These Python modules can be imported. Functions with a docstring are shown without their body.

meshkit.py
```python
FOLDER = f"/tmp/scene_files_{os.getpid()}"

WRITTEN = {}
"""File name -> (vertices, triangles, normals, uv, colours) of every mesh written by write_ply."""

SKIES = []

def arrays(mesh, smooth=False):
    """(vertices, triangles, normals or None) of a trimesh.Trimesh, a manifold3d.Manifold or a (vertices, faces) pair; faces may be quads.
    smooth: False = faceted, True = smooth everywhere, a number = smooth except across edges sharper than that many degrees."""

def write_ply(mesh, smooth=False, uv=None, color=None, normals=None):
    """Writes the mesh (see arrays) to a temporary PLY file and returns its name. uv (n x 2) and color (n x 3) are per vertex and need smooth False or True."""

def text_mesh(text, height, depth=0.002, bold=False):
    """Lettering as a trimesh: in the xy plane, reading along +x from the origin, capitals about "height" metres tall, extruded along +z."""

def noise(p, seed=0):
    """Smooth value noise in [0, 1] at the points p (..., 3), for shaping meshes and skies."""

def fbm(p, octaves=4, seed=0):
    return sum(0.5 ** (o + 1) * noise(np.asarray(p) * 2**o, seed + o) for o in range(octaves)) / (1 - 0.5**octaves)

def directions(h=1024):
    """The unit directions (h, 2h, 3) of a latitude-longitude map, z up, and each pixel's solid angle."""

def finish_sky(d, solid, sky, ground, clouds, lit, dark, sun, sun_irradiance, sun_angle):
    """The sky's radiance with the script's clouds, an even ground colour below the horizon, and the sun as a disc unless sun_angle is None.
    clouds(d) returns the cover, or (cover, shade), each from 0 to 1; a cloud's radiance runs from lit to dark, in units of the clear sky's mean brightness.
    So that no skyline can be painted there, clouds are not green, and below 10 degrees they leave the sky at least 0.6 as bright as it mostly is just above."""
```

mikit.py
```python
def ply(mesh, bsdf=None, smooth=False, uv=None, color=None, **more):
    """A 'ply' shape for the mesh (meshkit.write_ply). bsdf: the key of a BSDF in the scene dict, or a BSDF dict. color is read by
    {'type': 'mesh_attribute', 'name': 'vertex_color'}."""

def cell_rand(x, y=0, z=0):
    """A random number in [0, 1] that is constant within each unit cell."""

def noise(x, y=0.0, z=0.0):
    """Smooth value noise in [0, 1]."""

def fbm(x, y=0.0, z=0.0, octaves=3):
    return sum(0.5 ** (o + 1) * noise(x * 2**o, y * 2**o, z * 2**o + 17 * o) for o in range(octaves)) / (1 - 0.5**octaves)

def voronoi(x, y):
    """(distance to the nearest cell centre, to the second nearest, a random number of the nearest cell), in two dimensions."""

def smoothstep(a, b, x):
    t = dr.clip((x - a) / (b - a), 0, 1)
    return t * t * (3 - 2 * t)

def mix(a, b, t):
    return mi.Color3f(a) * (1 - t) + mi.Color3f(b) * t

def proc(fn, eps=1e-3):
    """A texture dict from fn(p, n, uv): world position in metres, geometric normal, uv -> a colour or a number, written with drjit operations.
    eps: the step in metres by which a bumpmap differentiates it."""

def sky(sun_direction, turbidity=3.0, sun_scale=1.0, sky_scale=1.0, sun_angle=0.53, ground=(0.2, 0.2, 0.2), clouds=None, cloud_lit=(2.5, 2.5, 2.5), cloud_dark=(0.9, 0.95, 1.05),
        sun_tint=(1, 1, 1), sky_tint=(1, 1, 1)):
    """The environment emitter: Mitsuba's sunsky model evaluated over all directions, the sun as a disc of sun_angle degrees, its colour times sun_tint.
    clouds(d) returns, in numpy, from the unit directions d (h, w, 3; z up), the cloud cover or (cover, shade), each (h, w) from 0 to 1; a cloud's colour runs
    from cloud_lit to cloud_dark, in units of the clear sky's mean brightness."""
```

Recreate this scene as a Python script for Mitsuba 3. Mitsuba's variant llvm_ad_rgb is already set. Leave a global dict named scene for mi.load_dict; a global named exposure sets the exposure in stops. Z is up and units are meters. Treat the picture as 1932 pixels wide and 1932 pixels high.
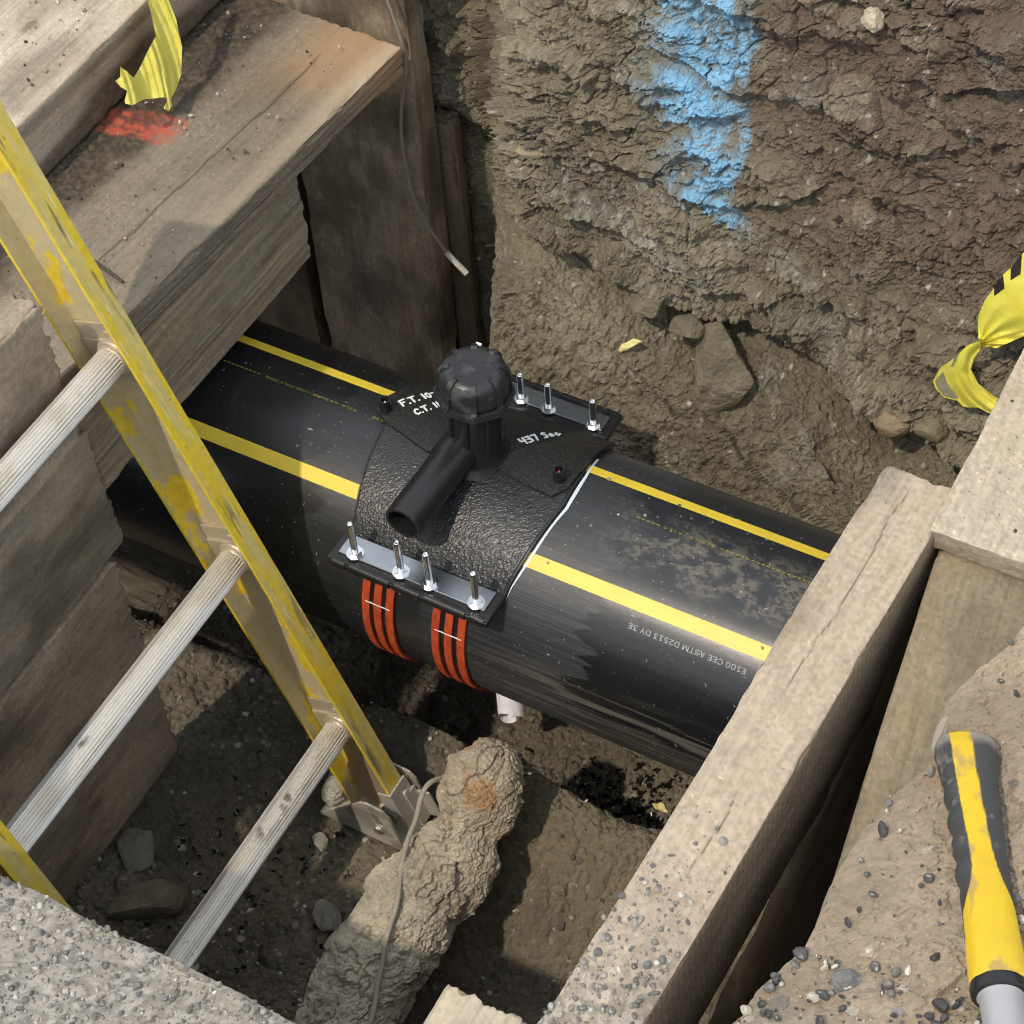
import math
import numpy as np
import trimesh
import mitsuba as mi
import drjit as dr
import mikit
import meshkit
from meshkit import fbm, noise
from scipy.spatial import cKDTree
from scipy.ndimage import gaussian_filter
from shapely.geometry import Polygon, Point, LineString
from shapely import affinity

rng = np.random.default_rng(7)
scene, labels = {}, {}
A_ = np.array
T4 = mi.ScalarTransform4f

# ------------------------------------------------------------------ camera, sky, exposure
# metres: x runs along the gas pipe, y across the trench to the far bank, z up; the pipe's axis is y = 0, z = 0
CAM = A_([0.0, -1.299, 1.957])
PITCH, YAW, ROLL = math.radians(50.543), math.radians(32.464), math.radians(-4.992)
fwd = A_([-math.sin(YAW) * math.cos(PITCH), math.cos(YAW) * math.cos(PITCH), -math.sin(PITCH)])
rgt = A_([math.cos(YAW), math.sin(YAW), 0.0])
up0 = np.cross(rgt, fwd)
up = -rgt * math.sin(ROLL) + up0 * math.cos(ROLL)
scene['camera'] = {'type': 'perspective', 'fov': 2 * math.degrees(math.atan(966 / 3847.0)), 'fov_axis': 'x',
                   'near_clip': 0.05, 'far_clip': 500.0,
                   'to_world': T4().look_at(origin=CAM.tolist(), target=(CAM + fwd).tolist(), up=up.tolist())}
SUN = A_([-0.12, -0.555, 0.84])
scene['sky_light'] = mikit.sky(SUN.tolist(), turbidity=3.0, sun_scale=0.36, sun_angle=1.4, clouds=lambda d: 0.80 + 0.25 * (fbm(d * 2.3, 4, 3) - 0.5), cloud_lit=(2.82, 2.96, 3.08), sun_tint=(0.95, 1.0, 1.07))
exposure = 2.25

# ------------------------------------------------------------------ small tools


def put(key, mesh, bsdf, color=None, smooth=False):
    if color is not None and smooth not in (True, False): smooth = True
    scene[key] = mikit.ply(mesh, bsdf, smooth=smooth, color=color)
    return key


def tag(key, label=None, category=None, group=None, kind=None):
    d = {}
    if label: d['label'] = label
    if category: d['category'] = category
    if group: d['group'] = group
    if kind: d['kind'] = kind
    labels[key] = d


def num(base, i):
    return base if i == 0 else f'{base}_{i:03d}'


def sst(a, b, x):
    t = np.clip((x - a) / (b - a), 0, 1)
    return t * t * (3 - 2 * t)


def lerp(a, b, t):
    t = np.asarray(t)[..., None]
    return A_(a) * (1 - t) + A_(b) * t


def n2(x, y, seed=0, z=0.0):
    return noise(np.stack([x, y, np.full_like(x, z) + 0.37], -1), seed)


def f2(x, y, o=4, seed=0):
    return fbm(np.stack([x, y, np.full_like(x, 0.37)], -1), o, seed)


def grid_faces(nu, nv, flip=False):
    i, j = np.meshgrid(np.arange(nu - 1), np.arange(nv - 1), indexing='ij')
    a = (i * nv + j).ravel()
    q = np.stack([a, a + nv, a + nv + 1, a + 1], -1)
    if flip: q = q[:, ::-1]
    return np.vstack([q[:, [0, 1, 2]], q[:, [0, 2, 3]]])


def grid_mesh(P, flip=False):
    nu, nv = P.shape[:2]
    return trimesh.Trimesh(P.reshape(-1, 3), grid_faces(nu, nv, flip), process=False)


def cat(ms):
    return trimesh.util.concatenate(ms) if len(ms) > 1 else ms[0]


def frame(o, ex, ey, ez):
    M = np.eye(4)
    M[:3, 0], M[:3, 1], M[:3, 2], M[:3, 3] = ex, ey, ez, o
    return M


def unit(v):
    v = np.asarray(v, float)
    return v / np.linalg.norm(v)


def box(c, s, R=None):
    m = trimesh.creation.box(s)
    if R is not None: m.apply_transform(R)
    m.apply_translation(c)
    return m


def bevel_box(c, s, r=0.001, M=None):
    import manifold3d as m3
    h = [max(x / 2 - r, 1e-5) for x in s]
    pts = []
    for sx in (-1, 1):
        for sy in (-1, 1):
            for sz in (-1, 1):
                q = A_([sx * h[0], sy * h[1], sz * h[2]])
                pts += [q + [sx * r, 0, 0], q + [0, sy * r, 0], q + [0, 0, sz * r]]
    m = trimesh.convex.convex_hull(A_(pts))
    if M is not None: m.apply_transform(M)
    m.apply_translation(c)
    return m


def lathe(prof, n=48, M=None):
    P = A_(prof, float)
    a = np.linspace(0, 2 * np.pi, n + 1)
    V = np.stack([P[:, None, 0] * np.cos(a), P[:, None, 0] * np.sin(a), np.broadcast_to(P[:, None, 1], (len(P), n + 1))], -1)
    m = grid_mesh(V, flip=True)
    m.merge_vertices(digits_vertex=7)
    if M is not None: m.apply_transform(M)
    return m


def spline(pts, n):
    from scipy.interpolate import CubicSpline
    pts = A_(pts, float)
    d = np.r_[0, np.cumsum(np.linalg.norm(np.diff(pts, axis=0), axis=1))]
    return CubicSpline(d, pts)(np.linspace(0, d[-1], n))


def tube(pts, r, sides=10, caps=True):
    p = A_(pts, float)
    t = np.gradient(p, axis=0)
    t /= np.linalg.norm(t, axis=1, keepdims=True)
    ref = A_([0.31, 0.2, 0.93])
    a = np.cross(t, ref); a /= np.linalg.norm(a, axis=1, keepdims=True)
    b = np.cross(t, a)
    an = np.linspace(0, 2 * np.pi, sides + 1)
    r = np.broadcast_to(r, (len(p),))
    V = p[:, None] + r[:, None, None] * (np.cos(an)[None, :, None] * a[:, None] + np.sin(an)[None, :, None] * b[:, None])
    if caps:
        V = np.concatenate([np.broadcast_to(p[:1, None], (1, sides + 1, 3)), V, np.broadcast_to(p[-1:, None], (1, sides + 1, 3))])
    m = grid_mesh(V, flip=False)
    m.merge_vertices(digits_vertex=7)
    return m


def pebble(c, s, seed, sub=2, rough=0.25, M=None):
    m = trimesh.creation.icosphere(subdivisions=sub)
    v = m.vertices.copy()
    # flat facets cut by random planes, then noise
    r = np.random.default_rng(seed)
    for _ in range(9):
        n = unit(r.normal(size=3)); d = r.uniform(0.50, 0.90)
        over = v @ n - d
        v = v - np.where(over > 0, over * 0.85, 0)[:, None] * n
    v *= (1 + rough * (fbm(v * 1.7 + seed * 3.1, 3, seed) - 0.5))[:, None]
    m.vertices = v * A_(s)
    if M is not None: m.apply_transform(M)
    m.apply_translation(c)
    return m


def rotz(a):
    return trimesh.transformations.rotation_matrix(a, [0, 0, 1])


def rot(a, ax):
    return trimesh.transformations.rotation_matrix(a, ax)


def clods(u, v, dens, rmin, rmax, seed, flat=0.6, pw=2.2):
    """height of random half-buried stones in the plane (u, v)"""
    r = np.random.default_rng(seed)
    u0, u1, v0, v1 = u.min(), u.max(), v.min(), v.max()
    n = int(dens * (u1 - u0) * (v1 - v0))
    c = np.stack([r.uniform(u0, u1, n), r.uniform(v0, v1, n)], -1)
    rad = rmin * (rmax / rmin) ** (r.uniform(0, 1, n) ** pw)
    asp = r.uniform(0.65, 1.0, n); th = r.uniform(0, np.pi, n)
    hh = r.uniform(0.4, 1.0, n) * flat
    P = np.stack([u.ravel(), v.ravel()], -1)
    d, i = cKDTree(c).query(P, k=5, distance_upper_bound=rmax, workers=-1)
    H = np.zeros(len(P)); W = np.full(len(P), -1)
    for k in range(5):
        ok = np.isfinite(d[:, k])
        ii = np.where(ok, i[:, k], 0)
        D = P - c[ii]
        x = D[:, 0] * np.cos(th[ii]) + D[:, 1] * np.sin(th[ii]); y = -D[:, 0] * np.sin(th[ii]) + D[:, 1] * np.cos(th[ii])
        q = 1 - (x / rad[ii]) ** 2 - (y / (rad[ii] * asp[ii])) ** 2
        h = np.where(ok & (q > 0), np.sqrt(np.maximum(q, 0)) * rad[ii] * hh[ii], 0)
        W = np.where(h > H, ii, W); H = np.maximum(H, h)
    return H.reshape(u.shape), W.reshape(u.shape), r.uniform(0, 1, n + 1), rad


# ------------------------------------------------------------------ materials
VC = {'type': 'mesh_attribute', 'name': 'vertex_color'}


def two(d):
    return {'type': 'twosided', 'b': d}


def rgb(*c):
    return {'type': 'rgb', 'value': list(map(float, c))}


def princ(col, rough, **k):
    return {'type': 'principled', 'base_color': col, 'roughness': rough, **k}


def soil_bump(p, n, uv):
    a = mikit.noise(p.x * 420, p.y * 420, p.z * 420)
    b = mikit.noise(p.x * 950, p.y * 950, p.z * 950)
    return 0.0016 * a + 0.0007 * b


def wood_bump(p, n, uv):
    a = mikit.noise(p.x * 500, p.y * 500, p.z * 500)
    return 0.0006 * a


def pad_bump(p, n, uv):
    return 0.0005 * mikit.noise(p.x * 700, p.y * 700, p.z * 700) + 0.0003 * mikit.noise(p.x * 1500, p.y * 1500, p.z * 1500)


def bump(tex, inner, eps=0.0006):
    return two({'type': 'bumpmap', 't': mikit.proc(tex, eps), 'scale': 1.0, 'b': inner})


scene['soil_mat'] = bump(soil_bump, princ(VC, 0.92, specular=0.25))
scene['wood_mat'] = bump(wood_bump, princ(VC, 0.85, specular=0.25))
scene['frp_mat'] = two(princ(VC, 0.42, specular=0.45))
scene['rung_mat'] = two(princ(VC, 0.38, metallic=0.55, specular=0.5))
scene['alu_mat'] = bump(pad_bump, princ(VC, 0.45, metallic=0.5))
scene['zinc_mat'] = princ(rgb(0.78, 0.80, 0.82), 0.22, metallic=1.0)
scene['bar_mat'] = princ({**mikit.proc(lambda p, n, uv: mikit.mix((0.52, 0.54, 0.56), (0.30, 0.32, 0.34), mikit.fbm(p.x * 45, p.y * 90, p.z * 30, 3)))}, 0.3, metallic=1.0)
scene['black_plastic_mat'] = two(princ(rgb(0.012, 0.012, 0.013), 0.33, specular=0.5))
scene['cap_mat'] = bump(lambda p, n, uv: 0.0003 * mikit.noise(p.x * 260, p.y * 260, p.z * 260) + 0.00015 * mikit.noise(p.x * 60, p.y * 700, p.z * 60),
                        princ({**mikit.proc(lambda p, n, uv: mikit.mix((0.020, 0.021, 0.023), (0.06, 0.06, 0.062), mikit.smoothstep(0.55, 0.8, mikit.fbm(p.x * 60, p.y * 60, p.z * 60))))}, 0.38, specular=0.5))
scene['leather_mat'] = two(princ(rgb(0.015, 0.0155, 0.017), 0.37, specular=0.6))
scene['pad_mat'] = bump(pad_bump, princ({**mikit.proc(lambda p, n, uv: mikit.mix((0.012, 0.012, 0.012), (0.032, 0.029, 0.026), mikit.smoothstep(0.45, 0.85, mikit.noise(p.x * 650, p.y * 650, p.z * 650))))}, 0.5))
scene['ink_white_mat'] = two({'type': 'diffuse', 'reflectance': rgb(0.82, 0.84, 0.84)})
scene['ink_grey_mat'] = two({'type': 'diffuse', 'reflectance': rgb(0.42, 0.45, 0.46)})
scene['ink_yellow_mat'] = two({'type': 'diffuse', 'reflectance': rgb(0.30, 0.25, 0.045)})
scene['bead_mat'] = two(princ(rgb(0.62, 0.70, 0.76), 0.5))
scene['red_strap_mat'] = bump(lambda p, n, uv: 0.0004 * mikit.noise(p.x * 300, p.y * 1500, p.z * 1500), princ({**mikit.proc(lambda p, n, uv: mikit.mix((0.52, 0.075, 0.018), (0.32, 0.036, 0.010), mikit.noise(p.x * 200, p.y * 90, p.z * 90)))}, 0.7))
scene['pin_white_mat'] = princ(rgb(0.75, 0.72, 0.7), 0.4)
scene['pin_red_mat'] = princ(rgb(0.75, 0.12, 0.12), 0.4)
scene['tape_mat'] = two(princ(VC, 0.45, specular=0.4))
scene['tape_black_mat'] = two(princ(rgb(0.025, 0.023, 0.022), 0.5))
scene['tube_mat'] = two(princ(rgb(0.22, 0.20, 0.16), 0.3))
scene['tube_end_mat'] = two(princ(rgb(0.55, 0.53, 0.47), 0.4))
scene['paper_mat'] = two({'type': 'diffuse', 'reflectance': rgb(0.78, 0.78, 0.84)})
scene['wire_mat'] = two(princ(VC, 0.7))
scene['stone_mat'] = bump(soil_bump, princ(VC, 0.8, specular=0.3))
scene['asphalt_stone_mat'] = two(princ(VC, 0.38, specular=0.6))
scene['shaving_mat'] = two(princ(rgb(0.012, 0.012, 0.013), 0.22, specular=0.7))
scene['scrap_mat'] = two({'type': 'diffuse', 'reflectance': rgb(0.75, 0.68, 0.30)})
scene['rust_mat'] = two(princ(rgb(0.06, 0.045, 0.035), 0.7))
scene['grip_mat'] = bump(pad_bump, princ(VC, 0.55, specular=0.4))
scene['steel_mat'] = two(princ(rgb(0.42, 0.42, 0.43), 0.45, metallic=0.4))


def pipe_t(p):
    return dr.atan2(p.z, p.y)


def scrape(p):
    """hand-scraped bands of the pipe on either side of the saddle, in long ragged strokes along the pipe"""
    th = pipe_t(p) * 0.162
    e = mikit.noise(th * 55, 1.7) * 0.055 + mikit.noise(th * 190, 5.2) * 0.03
    right = mikit.smoothstep(-0.70 + e + 0.004, -0.70 + e - 0.004, p.x + 0.0)
    e2 = mikit.noise(th * 60, 9.7) * 0.05 + mikit.noise(th * 170, 4.2) * 0.03
    left = mikit.smoothstep(-1.09 + e2 - 0.004, -1.09 + e2 + 0.004, p.x)
    return dr.maximum(right * left * mikit.smoothstep(-0.88, -0.86, p.x), 0.38 * right * left)


def dusty(p):
    th = pipe_t(p)
    m = mikit.smoothstep(0.04, 0.14, 0.15 - dr.abs(th - 1.80) + 0.0) * mikit.smoothstep(-0.73, -0.62, p.x)
    m2 = mikit.smoothstep(0.0, 0.3, th - 1.35) * mikit.smoothstep(2.02, 1.8, th) * mikit.smoothstep(-0.73, -0.60, p.x)
    f = mikit.fbm(p.x * 45, th * 11, 2.0, 4)
    g = mikit.fbm(p.x * 210 + 2.0 * f, th * 46 + 2.0 * f, 5.0, 4)
    return m2 * mikit.smoothstep(0.38, 0.58, f) * (0.16 + 0.84 * mikit.smoothstep(0.36, 0.58, g))


def low_dust(p):
    th = pipe_t(p)
    thp = dr.select(th < 0, th + 2 * dr.pi, th)
    m = mikit.smoothstep(2.75, 3.05, thp) * mikit.smoothstep(-0.85, -0.65, p.x)
    back = mikit.smoothstep(1.05, 0.8, thp) * mikit.smoothstep(-0.78, -0.72, p.x)
    f = mikit.fbm(p.x * 14, thp * 40, 7.0, 4)
    return dr.maximum(m * mikit.smoothstep(0.40, 0.70, f) * 0.9, back * (0.25 + 0.4 * f))


def pipe_col(p, n, uv):
    th = pipe_t(p)
    st = mikit.noise(p.x * 12, th * 160, 1.0)
    c = mikit.mix((0.006, 0.0065, 0.0075), (0.012, 0.0125, 0.014), mikit.fbm(p.x * 9, th * 3, 4.0))
    c = mikit.mix(c, (0.034, 0.036, 0.040), scrape(p) * (0.35 + 0.65 * mikit.smoothstep(0.3, 0.7, st)))
    c = mikit.mix(c, (0.24, 0.215, 0.165), dr.minimum(dusty(p) * 0.9 + low_dust(p) * 0.40, 0.88))
    c = mikit.mix(c, (0.028, 0.030, 0.034), 0.55 * mikit.smoothstep(-0.80, -0.70, p.x) * mikit.smoothstep(2.5, 2.1, th))
    sp = mikit.smoothstep(0.955, 0.975, mikit.noise(p.x * 330, th * 55, 11.0))
    return mikit.mix(c, (0.42, 0.40, 0.35), sp * 0.7)


def pipe_rough(p, n, uv):
    th = pipe_t(p)
    return 0.29 + 0.16 * scrape(p) + 0.4 * dr.minimum(dusty(p) + low_dust(p), 1.0) + 0.05 * mikit.noise(p.x * 20, th * 8)


def pipe_bump(p, n, uv):
    th = pipe_t(p)
    return scrape(p) * 0.00010 * mikit.noise(p.x * 14, th * 170, 2.0) + 0.00010 * mikit.noise(p.x * 7, th * 22, 2.0) + 0.0003 * dusty(p)


scene['pipe_mat'] = {'type': 'bumpmap', 't': mikit.proc(pipe_bump, 0.0006), 'scale': 1.0,
                     'b': princ(mikit.proc(pipe_col), mikit.proc(pipe_rough), specular=0.65)}


def stripe_col(p, n, uv):
    th = pipe_t(p)
    c = mikit.mix((0.74, 0.56, 0.055), (0.62, 0.46, 0.05), mikit.fbm(p.x * 25, th * 8, 3.0))
    return mikit.mix(c, (0.40, 0.33, 0.15), 0.8 * dusty(p))


scene['stripe_mat'] = two(princ(mikit.proc(stripe_col), 0.4))

# ------------------------------------------------------------------ soil colours
BROWN, OLIVE, RED, PALE = (0.150, 0.126, 0.088), (0.225, 0.196, 0.138), (0.125, 0.090, 0.070), (0.40, 0.375, 0.32)

# ------------------------------------------------------------------ far bank of the trench (a cut face with an undercut and fallen earth below it)


# broken ledges in the cut face: (x, z) along each line, how far it stands proud above and is undercut below (m)
LEDGES = [([(-0.98, 0.220), (-0.95, 0.226), (-0.82, 0.172), (-0.74, 0.143), (-0.66, 0.150), (-0.58, 0.128), (-0.47, 0.085)], 0.016, 0.022),
          ([(-0.721, 0.576), (-0.696, 0.587), (-0.659, 0.581), (-0.623, 0.599), (-0.574, 0.591), (-0.525, 0.569)], 0.012, 0.014),
          ([(-0.833, 0.497), (-0.790, 0.481), (-0.756, 0.462), (-0.717, 0.464), (-0.665, 0.463)], 0.010, 0.013),
          ([(-0.725, 0.318), (-0.685, 0.324), (-0.646, 0.343), (-0.600, 0.379)], 0.013, 0.014), ([(-0.534, 0.548), (-0.489, 0.530), (-0.437, 0.562), (-0.380, 0.584)], 0.018, 0.018),
          ([(-0.575, 0.456), (-0.542, 0.443), (-0.498, 0.460), (-0.450, 0.484)], 0.010, 0.013), ([(-0.690, 0.212), (-0.663, 0.206), (-0.601, 0.225), (-0.530, 0.220)], 0.011, 0.013),
          ([(-0.560, 0.016), (-0.524, 0.002), (-0.488, 0.004), (-0.425, 0.008)], 0.012, 0.020), ([(-1.062, 0.395), (-1.021, 0.397), (-0.985, 0.405), (-0.930, 0.401)], 0.010, 0.012),
          ([(-1.048, 0.330), (-1.007, 0.336), (-0.966, 0.342), (-0.910, 0.343)], 0.010, 0.012), ([(-1.010, 0.267), (-0.954, 0.275), (-0.890, 0.277)], 0.010, 0.012),
          ([(-0.640, 0.108), (-0.574, 0.087), (-0.515, 0.099)], 0.012, 0.014), ([(-0.620, 0.447), (-0.586, 0.437), (-0.540, 0.430)], 0.009, 0.012)]


def build_wall():
    xs = np.concatenate([np.linspace(-2.3, -1.28, 60), np.arange(-1.27, -1.06, 0.0019), np.arange(-1.06, -0.30, 0.00135), np.linspace(-0.29, 0.9, 80)])
    nv = 760
    lipx = [-2.3, -1.3, -1.14, -1.04, -0.95, -0.82, -0.74, -0.66, -0.58, -0.48, -0.3, 0.9]
    lipz = [0.17, 0.17, 0.170, 0.205, 0.228, 0.172, 0.143, 0.150, 0.128, 0.085, 0.06, 0.05]
    lip = np.interp(xs, lipx, lipz)
    lip = np.convolve(np.pad(lip, 4, mode='edge'), np.ones(9) / 9, 'valid') + 0.02 * (f2(xs * 14, xs * 0, 3, 5) - 0.5)
    cave = np.interp(xs, [-2.3, -1.1, -1.0, -0.9, -0.83, -0.74, -0.66, -0.58, -0.5, -0.4, 0.9], [0.02, 0.02, 0.04, 0.060, 0.105, 0.105, 0.09, 0.06, 0.03, 0.02, 0.01])
    # the profile, from the foot of the fallen earth up to the crest: arc points (y, z) for every x
    K = []
    for x, l, c in zip(xs, lip, cave):
        rec = float(sst(-0.97, -1.17, x))
        yl = 0.352 + 0.02 * math.sin(x * 9 + 1) * (1 - rec) + 0.18 * rec
        foot = 0.185 + 0.335 * rec
        K.append([(foot - 0.02, -0.50), (foot, -0.12), (foot + 0.055 * (1 - rec) + 0.004 * rec, -0.015), (yl - 0.055 * (1 - rec), l - 0.085), (yl - 0.004 * (1 - rec) + 0.3 * c, l - 0.048), (yl + c * 0.85, l - 0.030), (yl + c, l - 0.006),
                  (yl - 0.006, l + 0.002), (yl - 0.014, l + 0.022), (yl + 0.03, 0.43), (yl + 0.075, 0.64), (yl + 0.11, 0.80), (yl + 0.15, 0.885), (yl + 0.30, 0.905)])
    K = A_(K)                                                   # (nx, 14, 2)
    seg = np.linalg.norm(np.diff(K, axis=1), axis=-1)[(xs > -0.95) & (xs < -0.4)].mean(0)
    tk = np.r_[0, np.cumsum(seg)]; tk /= tk[-1]
    tv = np.concatenate([np.linspace(0, tk[1], 30), np.linspace(tk[1], tk[11], nv - 60)[1:], np.linspace(tk[11], 1, 31)[1:]])
    from scipy.interpolate import PchipInterpolator
    Y = PchipInterpolator(tk, K[:, :, 0], axis=1)(tv); Z = PchipInterpolator(tk, K[:, :, 1], axis=1)(tv)
    X = np.broadcast_to(xs[:, None], Y.shape)
    P = np.stack([X, Y, Z], -1)
    du = np.gradient(P, axis=0); dv = np.gradient(P, axis=1)
    N = np.cross(dv, du); N /= np.linalg.norm(N, axis=-1, keepdims=True) + 1e-12
    N = np.where((N[..., 1:2] > 0.75), -N, N)
    S = np.concatenate([np.zeros((len(xs), 1)), np.cumsum(np.linalg.norm(np.diff(P, axis=1), axis=-1), axis=1)], 1)
    s = np.mean(S, axis=0)[None] + 0 * X                           # arc length up the face
    u, v = X, s
    above = sst(tk[7] - 0.01, tk[8], np.broadcast_to(tv, X.shape))
    talus = 1 - sst(tk[3], tk[4], np.broadcast_to(tv, X.shape))
    # large lumps
    h = 0.030 * (f2(u * 7, v * 8, 3, 11) - 0.5) + 0.020 * (f2(u * 19, v * 22, 3, 12) - 0.5)
    # flaky strata: warped saw-teeth that drop off sharply on their lower side
    warp = 0.060 * (f2(u * 16, v * 16, 4, 21) - 0.5) + 0.045 * (f2(u * 50, v * 50, 4, 22) - 0.5)
    tilt = v + 0.16 * u
    strat = 0
    for wl, amp, sd in ((0.120, 0.0200, 30), (0.060, 0.0140, 31), (0.027, 0.0085, 32), (0.0115, 0.0052, 33), (0.0065, 0.0030, 34)):
        t = (tilt + warp * (1 + 0.2 * sd % 3) + 0.4 * wl * f2(u * 60, v * 60, 2, sd)) / wl
        fr = t - np.floor(t)
        saw = np.where(fr < 0.12, fr / 0.12, 1 - (fr - 0.12) / 0.88)
        mask = sst(0.42, 0.62, f2(u * 13 + sd, v * 24, 3, sd + 7))
        strat = strat + amp * saw * mask
    h += strat * (0.25 + 0.75 * above) + 0.010 * talus * (f2(u * 48, v * 48, 4, 53) - 0.5)
    c1, w1, r1, q1 = clods(u, v, 60000, 0.0018, 0.0075, 41, 0.95)
    c2, w2, r2, q2 = clods(u, v, 420, 0.008, 0.030, 42, 0.45, 3.0)
    h += c1 * (0.55 + 0.55 * talus) + c2 * (0.5 + 0.5 * talus)
    h += 0.007 * (f2(u * 95, v * 120, 4, 51) - 0.5) + 0.0035 * (n2(u * 300, v * 330, 52) - 0.5)
    n = f2(u * 11, v * 26, 4, 61)
    crack = 1 - sst(0.0, 0.012, np.abs(n - 0.5))
    crack *= sst(0.45, 0.6, f2(u * 6, v * 8, 2, 62))
    h -= 0.013 * crack * above
    hole = np.exp(-((u + 0.425) / 0.034) ** 2) * sst(-0.030, 0.004, Z - 0.645) * (1 - sst(0.008, 0.016, Z - 0.665 + 6 * (u + 0.425) ** 2))
    h -= 0.034 * hole
    # angular chunks: every cell of a random tiling stands proud by its own amount, with open joints between cells
    for cs, am, jo, sd in ((0.030, 0.010, 0.006, 55), (0.011, 0.0042, 0.0032, 56)):
        rr = np.random.default_rng(sd); m_ = int((u.max() - u.min()) * (v.max() - v.min()) / cs ** 2)
        cc = np.stack([rr.uniform(u.min(), u.max(), m_), rr.uniform(v.min(), v.max(), m_)], -1); lv = rr.uniform(0, 1, m_)
        wq = np.stack([u + 0.5 * cs * (f2(u / cs * 0.9, v / cs * 0.9, 3, sd) - 0.5), (v + 0.5 * cs * (f2(u / cs * 0.9, v / cs * 0.9, 3, sd + 1) - 0.5)) * 1.35], -1)
        d_, i_ = cKDTree(cc * [1, 1.35]).query(wq.reshape(-1, 2), k=2, workers=-1)
        gp = (d_[:, 1] - d_[:, 0]).reshape(u.shape); cl = lv[i_[:, 0]].reshape(u.shape)
        on = sst(0.40, 0.58, f2(u * 10 + sd, v * 12, 3, sd + 2)) * (0.45 + 0.55 * above)
        h += on * (am * (cl - 0.5) - jo * (1 - sst(0.0, 0.0022 + 0.05 * cs, gp)) * (cl > 0.25))
    # broken ledges running across the face: proud above the line, undercut below it
    for line, a_, b_ in LEDGES:
        lx, lz = A_(line).T
        zl = np.interp(u, lx, lz) + 0.016 * (f2(u * 30 + lz[0] * 50, v * 0, 4, 57) - 0.5)
        fade = sst(lx[0] - 0.01, lx[0] + 0.02, u) * (1 - sst(lx[-1] - 0.02, lx[-1] + 0.01, u)) * (0.4 + 0.9 * f2(u * 45, v * 0 + lz[0] * 30, 3, 58))
        dz = Z - zl
        h += fade * (a_ * np.exp(-np.clip(dz, 0, 9) / 0.030) * sst(-0.0012, 0.0012, dz) - b_ * np.exp(np.clip(dz, -9, 0) / 0.012) * (1 - sst(-0.0012, 0.0012, dz)))
    proud = h - gaussian_filter(h, 7)
    P = P + N * h[..., None]
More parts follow.
